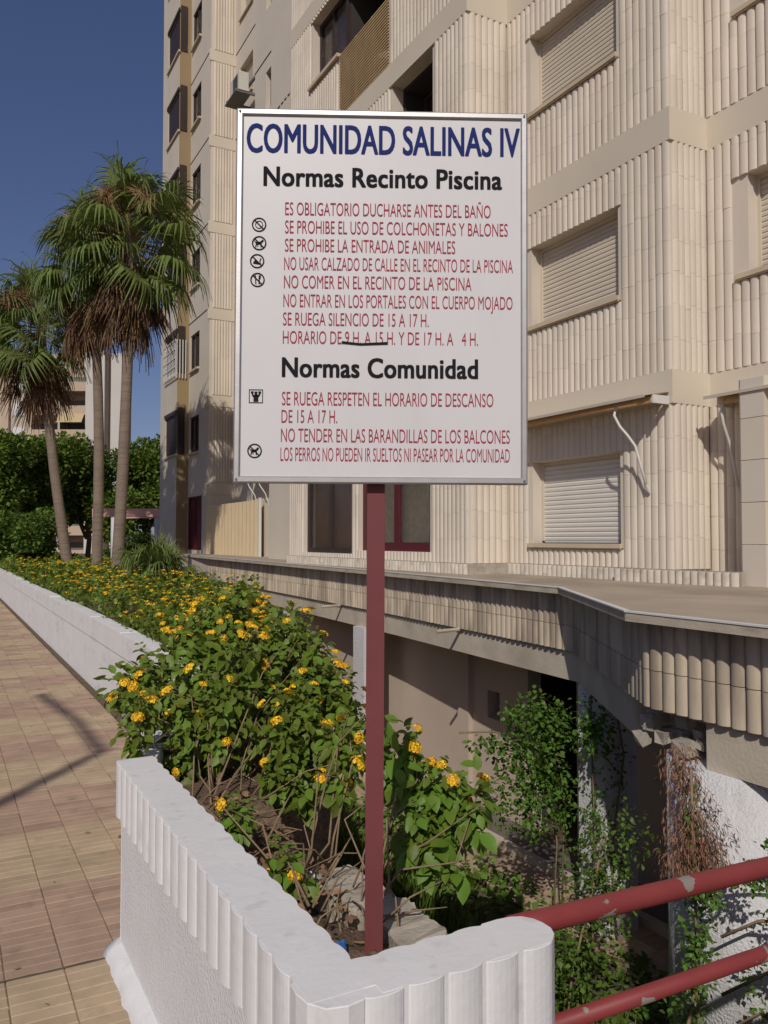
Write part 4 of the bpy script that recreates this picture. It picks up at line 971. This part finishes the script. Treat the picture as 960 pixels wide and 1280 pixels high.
palm('tallest palm, trunk nearest the building wall, with orange-brown flower stalks', (3.62, 19.7, .5), (3.90, 19.85, 8.85), (.05, 0), .14, .115, 1.50, nlive=46, ndead=34, panicles=3)
palm('middle palm whose trunk stands just left of the tallest one', (3.55, 22.0, .5), (3.35, 22.1, 8.9), (.12, 0), .14, .115, 1.34, nlive=42, ndead=30, panicles=3)
palm('shorter palm with curved trunk farthest left of the three', (3.3, 25.0, .5), (2.45, 25.2, 7.75), (-.08, 0), .16, .12, 1.42, nlive=44, ndead=30, panicles=1)
# low fan palm clump by the pergola
fp = thing('fan_palm', 'low clump of fan palm leaves before the far end of the canopy', 'palm', (3.5, 15.2, .55))
for i in range(40):
    es = (78, 50, 28, 8); e = es[i * 4 // 40]; o = link('frond', random.choice(LIVE[e]), fp)
    o.matrix_local = Matrix.Translation((random.uniform(-.25,.25), random.uniform(-.3,.3), random.uniform(.05,.35))) @ Matrix.Rotation(i*2.4, 4, 'Z') @ Matrix.Rotation(R(e+random.uniform(-8,8)), 4, 'X') @ Matrix.Scale(random.uniform(.55,.8), 4)

# ------------------------------------------------------------------ broadleaf trees and shrubs beyond
def tree(label, x, y, h, r, n=5200, leaf=.2, material='leaf_far', trunk=True, name='leafy_tree', cat='tree', low=.22, seed=0, group='broadleaf trees at the end of the bed'):
    q = random.Random(seed*13+5); t = thing(name, label, cat, (x, y, -.05), group)
    bl = []
    for i in range(13):
        a = q.uniform(0, 6.28); rad = r * q.uniform(.15, .78); zc = h * q.uniform(low+.12, .86); sh = 1 - .45*abs(zc/h - .5)
        s_ = r * q.uniform(.28, .46); bl.append((math.cos(a)*rad*sh, math.sin(a)*rad*sh, zc, s_, s_, s_*.8))
    P, Dn = blob_points(bl, n, shell=.6); d = Dn + rng.normal(0, .6, (n, 3)); d /= np.linalg.norm(d, axis=1, keepdims=True)
    leaves('crown', P, d, leaf * rng.uniform(.6, 1.25, n), M[material], t, 'quad', width=1.4, kind='stuff')
    if trunk:
        m = MB(); m.tube([(0,0,0),(.05*r,0,h*.25),(0,.05*r,h*.5)], [.055*r,.045*r,.03*r], 8)
        for b in bl[:6]: m.tube([(0,0,h*.25),(b[0]*.5,b[1]*.5,(h*.25+b[2])*.5+.2),(b[0],b[1],b[2])], [.035*r,.022*r,.01*r], 6)
        m.build('trunk', M['bark'], t, smooth=True)
    return t
TR = [(-1.2,43,8.6,3.4,'large broad tree at the left edge of the view'), (2.9,39,6.7,2.6,'round tree behind the shortest palm trunk'), (6.3,42,6.7,2.6,'dense tree between the palm trunks'),
      (9.6,44,7.3,2.8,'tree rising behind the pink pergola beam'), (12.8,46,8.3,3.0,'tree filling the gap beside the building corner'), (4.6,46,7.4,2.8,'taller tree in the second row behind the palms')]
for i, (x, y, h, r, lb) in enumerate(TR): tree(lb, x, y, h, r, seed=i, n=15000)
for i, (x, y, h, r) in enumerate([(-8,50,9,4),(-14,46,9,4),(17,52,9,4),(-22,60,10,5),(24,58,10,5)]):
    tree(['leafy tree left of the large broad tree','leafy tree second beyond the left edge','leafy tree hidden behind the building corner','tall leafy tree far out on the left','tall leafy tree far behind the building'][i], x, y, h, r, seed=20+i, n=3500, leaf=.34)
for i, (x, y, h, r, lb) in enumerate([(.6,29,2.6,1.5,'low shrub left of the shortest palm trunk'),(2.2,28,2.7,1.4,'bright green shrub at the foot of the shortest palm'),(2.9,29.5,2.7,1.2,'rounded shrub left of the pergola column'),(-1.2,32,3.0,1.8,'dark shrub under the large broad tree'),(6.6,34,2.6,1.2,'shrub behind the pergola columns'),(-4,36,3.2,2,'shrub at the left edge behind the hedge')]):
    tree(lb, x, y, h, r, n=6000, leaf=.12, material='leaf_dark' if i % 2 else 'leaf_far', trunk=False, name='shrub', cat='shrub', low=-.05, seed=40+i, group='shrubs behind the hedge')
# pergola
pg = thing('pergola', 'white columned pergola with a pink painted beam among the trees', 'pergola', (4.95, 31.4, 0))
m = MB(); m.obox((0,0),(3.6,-1.95),-.16,.16,2.42,2.72); m.build('beam', M['pink'], pg)
m = MB(); m.obox((1.0,1.9),(4.6,-.05),-.14,.14,2.42,2.70); m.build('beam', M['pink'], pg)
for (x, y, r) in ((.12,-.06,.17),(2.55,-1.38,.19),(2.6,1.0,.17),(1.1,1.8,.17)):
    m = MB(); m.tube([(x,y,-.1),(x,y,2.418)], r, 18); m.build('column', M['pergola_white'], pg, smooth=True)

# ------------------------------------------------------------------ far apartment block
pr = Vector((18.9, 97.6)); rdir = Vector((math.cos(R(28.55)), -math.sin(R(28.55)))); FK = .0961
fb = thing('apartment_building', 'distant beige apartment block with stacked balconies behind the palms', 'building', (pr.x, pr.y, 0))
fb.rotation_euler = (0, 0, -R(28.55))
def fa(p): return (p - 165) * FK
def fbox(x0, x1, y0, y1, z0, z1, material, name): m = MB(); m.box(fa(x0), fa(x1), y0, y1, z0, z1); return m.build(name, M[material], fb)
ZT = 23.6
fbox(-140, 50, 0, 12, -1, ZT, 'far_wall2', 'wall'); fbox(15, 24, -.5, -.002, -1, ZT, 'far_wall', 'pilaster'); fbox(50.02, 116, 1.6, 12, -1, ZT, 'far_wall', 'wall')
fbox(116.02, 139, -.3, 4, -1, ZT, 'far_white', 'wall'); fbox(139.02, 145, 1.2, 3, -1, ZT, 'far_wall', 'wall'); fbox(145.02, 161, .2, 3, -1, ZT-.2, 'far_white', 'wall')
for k in range(9):
    z = 19.95 - 2.8*k
    if z < 0: break
    fbox(50.1, 115.9, -.3, -.1, z-1.1, z, 'far_wall', 'balcony'); fbox(50.1, 115.9, -.098, 1.598, z-1.1, z-.95, 'far_wall', 'balcony_slab')
    fbox(82, 84.5, -.09, 1.59, z-.948, z+1.698, 'far_wall2', 'balcony_divider')
    for (a, b) in ((54, 78), (88, 112)): fbox(a, b, 1.55, 1.598, z-.9, z+.9, 'ac_dark', 'balcony_door')
    w_ = fbox(27.5, 42, -.06, -.001, z-1.0-.2, z+.3, 'far_white', 'window'); 
    m = MB(); m.box(fa(28.2), fa(41.3), -.09, -.0602, z-1.1, z+.2); m.build('pane', M['sign_white'], w_)
    w_ = fbox(-6, 9, -.06, -.001, z-1.2, z+.3, 'far_wall', 'window'); m = MB(); m.box(fa(-5), fa(8), -.09, -.0602, z-1.1, z+.2); m.build('pane', M['ac_dark'], w_)
    for a in (-40, -70, -100): 
        w_ = fbox(a, a+14, -.06, -.001, z-1.2, z+.3, 'far_white', 'window'); m = MB(); m.box(fa(a+1), fa(a+13), -.09, -.0602, z-1.1, z+.2); m.build('pane', M['ac_dark'], w_)
m = MB(); m.add([(fa(84),-.31,14.3+1.9),(fa(115),-.31,14.3+1.9),(fa(115),-1.2,14.3+.8),(fa(84),-1.2,14.3+.8),(fa(84),-.31,14.27+1.9),(fa(115),-.31,14.27+1.9),(fa(115),-1.2,14.27+.8),(fa(84),-1.2,14.27+.8)], [(0,1,2,3),(7,6,5,4),(3,2,6,7)]); m.build('awning', M['awn_y'], fb)

# ------------------------------------------------------------------ lower garden: ivy, grass, vines
n = 15000; pos = np.stack([rng.uniform(1.25, 5.5, n), rng.uniform(1.6, 10.5, n), np.zeros(n)], -1)
ok = (pos[:,0] > 1.75 + np.clip((pos[:,1]-3.3)*.33, 0, 2)) | (pos[:,1] < 3.3); edge = 4.95 + .2*np.sin(pos[:,1]*3) + .1*np.sin(pos[:,1]*9)
pos = pos[ok & (pos[:,0] < edge)]; n = len(pos)
h_ = .16 + .10*np.sin(pos[:,0]*3)*np.sin(pos[:,1]*2.3) + .05*np.sin(pos[:,0]*9+pos[:,1]*7); pos[:,2] = -1.9 + h_*rng.random(n)**.5
iv = leaves('ground_ivy', pos, rand_dirs(n, .3), rng.uniform(.05, .10, n), M['ivy'], None, 'quad', width=1.5, kind='stuff'); iv['label'] = 'low green ground cover on the sunken garden beside the tiled path'; iv['category'] = 'ground cover'
n = 9000; gx = rng.uniform(1.9, 3.9, n); gy = rng.uniform(3.6, 8.6, n); ok = gx > 1.95 + np.clip((gy-3.3)*.33, 0, 2)
pos = np.stack([gx, gy, np.full(n, -1.89)], -1)[ok]; n = len(pos); d = rng.normal(0, .25, (n, 3)); d[:,2] = 1
gr = leaves('grass', pos, d / np.linalg.norm(d, axis=1, keepdims=True), rng.uniform(.25, .55, n), M['grass'], None, 'quad', width=.10, kind='stuff'); gr['label'] = 'tall fine grass growing in the shadow of the sign'; gr['category'] = 'grass'
# tiled path
pth = MB(); pth.box(4.9, 5.6, 3.6, 16, -2.0, -1.885); path = pth.build('garden_path', M['joint'], kind='structure')
ptm = {c: None for c in ('tile_tan', 'tile_red')}
for c in ptm:
    m = MB(); m.box(-.114, .114, -.114, .114, -.02, .0); ptm[c] = m.mesh('path_tile', M[c])
for i in range(3):
    for j in range(44):
        o = link('path_tile', ptm['tile_red' if (i*3+j*5) % 7 < 2 else 'tile_tan'], path, (5.02 + i*.233, 3.75 + j*.233, -1.868 + random.uniform(-.003,.003)))
kbm = MB(); kbm.box(5.602, 5.70, 3.6, 16, -1.9, -1.80); tagged(kbm.build('kerb', M['beam']), 'low concrete kerb between the tiled path and the arcade floor', 'kerb')
def vine(name, label, blobs, n, size, material, stems=(), group=None, surf=None, width=1.2, origin=(4.5, 5, -1), hang=.3):
    t = thing(name, label, 'climbing plant', origin, group); O = np.array(origin)
    P, Dn = blob_points(blobs, n, shell=.9); d = Dn*.5 + rng.normal(0, .6, (n, 3)) + [0, 0, -hang]; d /= np.linalg.norm(d, axis=1, keepdims=True)
    if surf is not None: P = surf(P)
    leaves('foliage', P - O, d, size*rng.uniform(.6, 1.25, n), material, t, 'leaf' if size > .045 else 'quad', width=width, kind='stuff')
    for s in stems:
        m = MB(); m.tube([tuple(np.array(p) - O) for p in s], .009, 5); m.build('stem', M['twig'], t, smooth=True)
    return t
vine('climbing_vine', 'bright green climber massed left of the white column under the canopy', [(4.64,5.72,.02,.28,.28,.24),(4.42,5.66,-.22,.28,.3,.22),(4.66,5.62,-.45,.2,.2,.24),(4.78,5.65,-.08,.16,.16,.26),(4.1,5.7,-.12,.24,.12,.07),(4.8,5.6,-.8,.10,.10,.18),(4.3,5.6,.12,.16,.1,.08),(4.4,5.5,-.55,.4,.3,.35),(4.9,5.3,.0,.3,.12,.3)], 3300, .046, M['vine'],
     [[(4.7,5.6,-1.9),(4.72,5.55,-1.0),(4.6,5.7,-.2),(4.2,5.75,-.05),(3.85,5.75,-.02)], [(4.8,5.6,-1.9),(4.85,5.6,-.6),(4.7,5.7,.2)]])
vine('climbing_vine', 'leafy vine running up the white column beside the arcade door', [(5.06,5.52,-.1,.05,.17,.4),(5.06,5.45,-.8,.06,.2,.45),(5.06,5.5,-1.5,.08,.2,.4),(5.24,5.34,-.4,.16,.05,.5),(5.2,5.34,-1.2,.15,.06,.5),(4.8,5.2,-.9,.35,.3,.5)], 800, .042, M['vine'],
     [[(5.05,5.5,-1.9),(5.06,5.45,-1.0),(5.07,5.5,0),(5.08,5.5,.25)], [(5.2,5.34,-1.9),(5.15,5.35,-1.1),(5.3,5.34,-.3),(5.2,5.34,.2)]])
vine('dry_vine', 'dry reddish brown vine hanging from the broken concrete corner', [(3.70,3.30,.30,.13,.11,.18),(3.68,3.22,.05,.17,.12,.22),(3.66,3.15,-.16,.22,.14,.16),(3.60,3.1,-.05,.26,.1,.2)], 3600, .040, M['dry_vine'],
     [[(3.70, 3.34, .42),(3.69,3.25,.1),(3.62,3.1,-.35)]], origin=(3.6,3.3,0), width=.28, hang=1.6)
vine('climbing_vine', 'green creeper with small leaves along the foot of the round white column', [(3.62,3.15,-.1,.05,.05,.35),(3.60,3.1,-.6,.10,.09,.30),(3.62,3.2,-1.1,.14,.12,.4),(3.55,2.98,-.25,.10,.12,.06),(3.62,2.8,-.12,.10,.16,.05),(3.75,2.72,.02,.03,.12,.03)], 1500, .036, M['vine'],
     [[(3.6,3.1,-1.9),(3.62,3.12,-.9),(3.61,3.13,0),(3.62,3.15,.35)], [(3.66,3.2,-1.9),(3.60,3.2,-1.2),(3.64,3.1,-.5)], [(3.6,3.1,-.2),(3.62,2.9,-.12),(3.72,2.6,0)], [(3.55,3.3,-1.9),(3.5,3.2,-1.4),(3.58,3.1,-.8)]], origin=(3.6,3.2,-1))
vine('climbing_vine', 'thin creeper shoots spreading across the rough white column face', [(3.78,2.75,-.35,.05,.12,.04),(3.78,2.72,-.6,.05,.10,.03),(3.78,2.78,-.85,.05,.12,.04),(3.80,2.62,-.1,.04,.08,.04),(3.76,2.9,-.7,.05,.06,.1)], 230, .034, M['vine'],
     [[(3.66,3.0,-.5),(3.76,2.85,-.38),(3.85,2.6,-.3)], [(3.66,3.0,-.8),(3.76,2.8,-.62),(3.86,2.6,-.66)], [(3.66,3.0,-1.0),(3.76,2.85,-.85),(3.84,2.66,-.9)]], origin=(3.7,2.9,-1))
vine('garden_shrub', 'mid green shrub under the railing right of the planter rim', [(3.55,4.1,-1.05,.3,.3,.35),(3.3,4.0,-1.45,.4,.4,.4),(3.75,4.0,-.6,.22,.25,.28),(3.9,3.9,-.3,.18,.2,.22),(3.2,3.4,-1.3,.3,.3,.3),(3.95,4.3,-.95,.25,.3,.3)], 3000, .04, M['leaf_dark'],
     [[(3.5,4.1,-1.9),(3.6,4.1,-1.2),(3.8,4.0,-.3)], [(3.3,4.0,-1.9),(3.25,3.9,-1.4)]], origin=(3.5,4,-1.5))
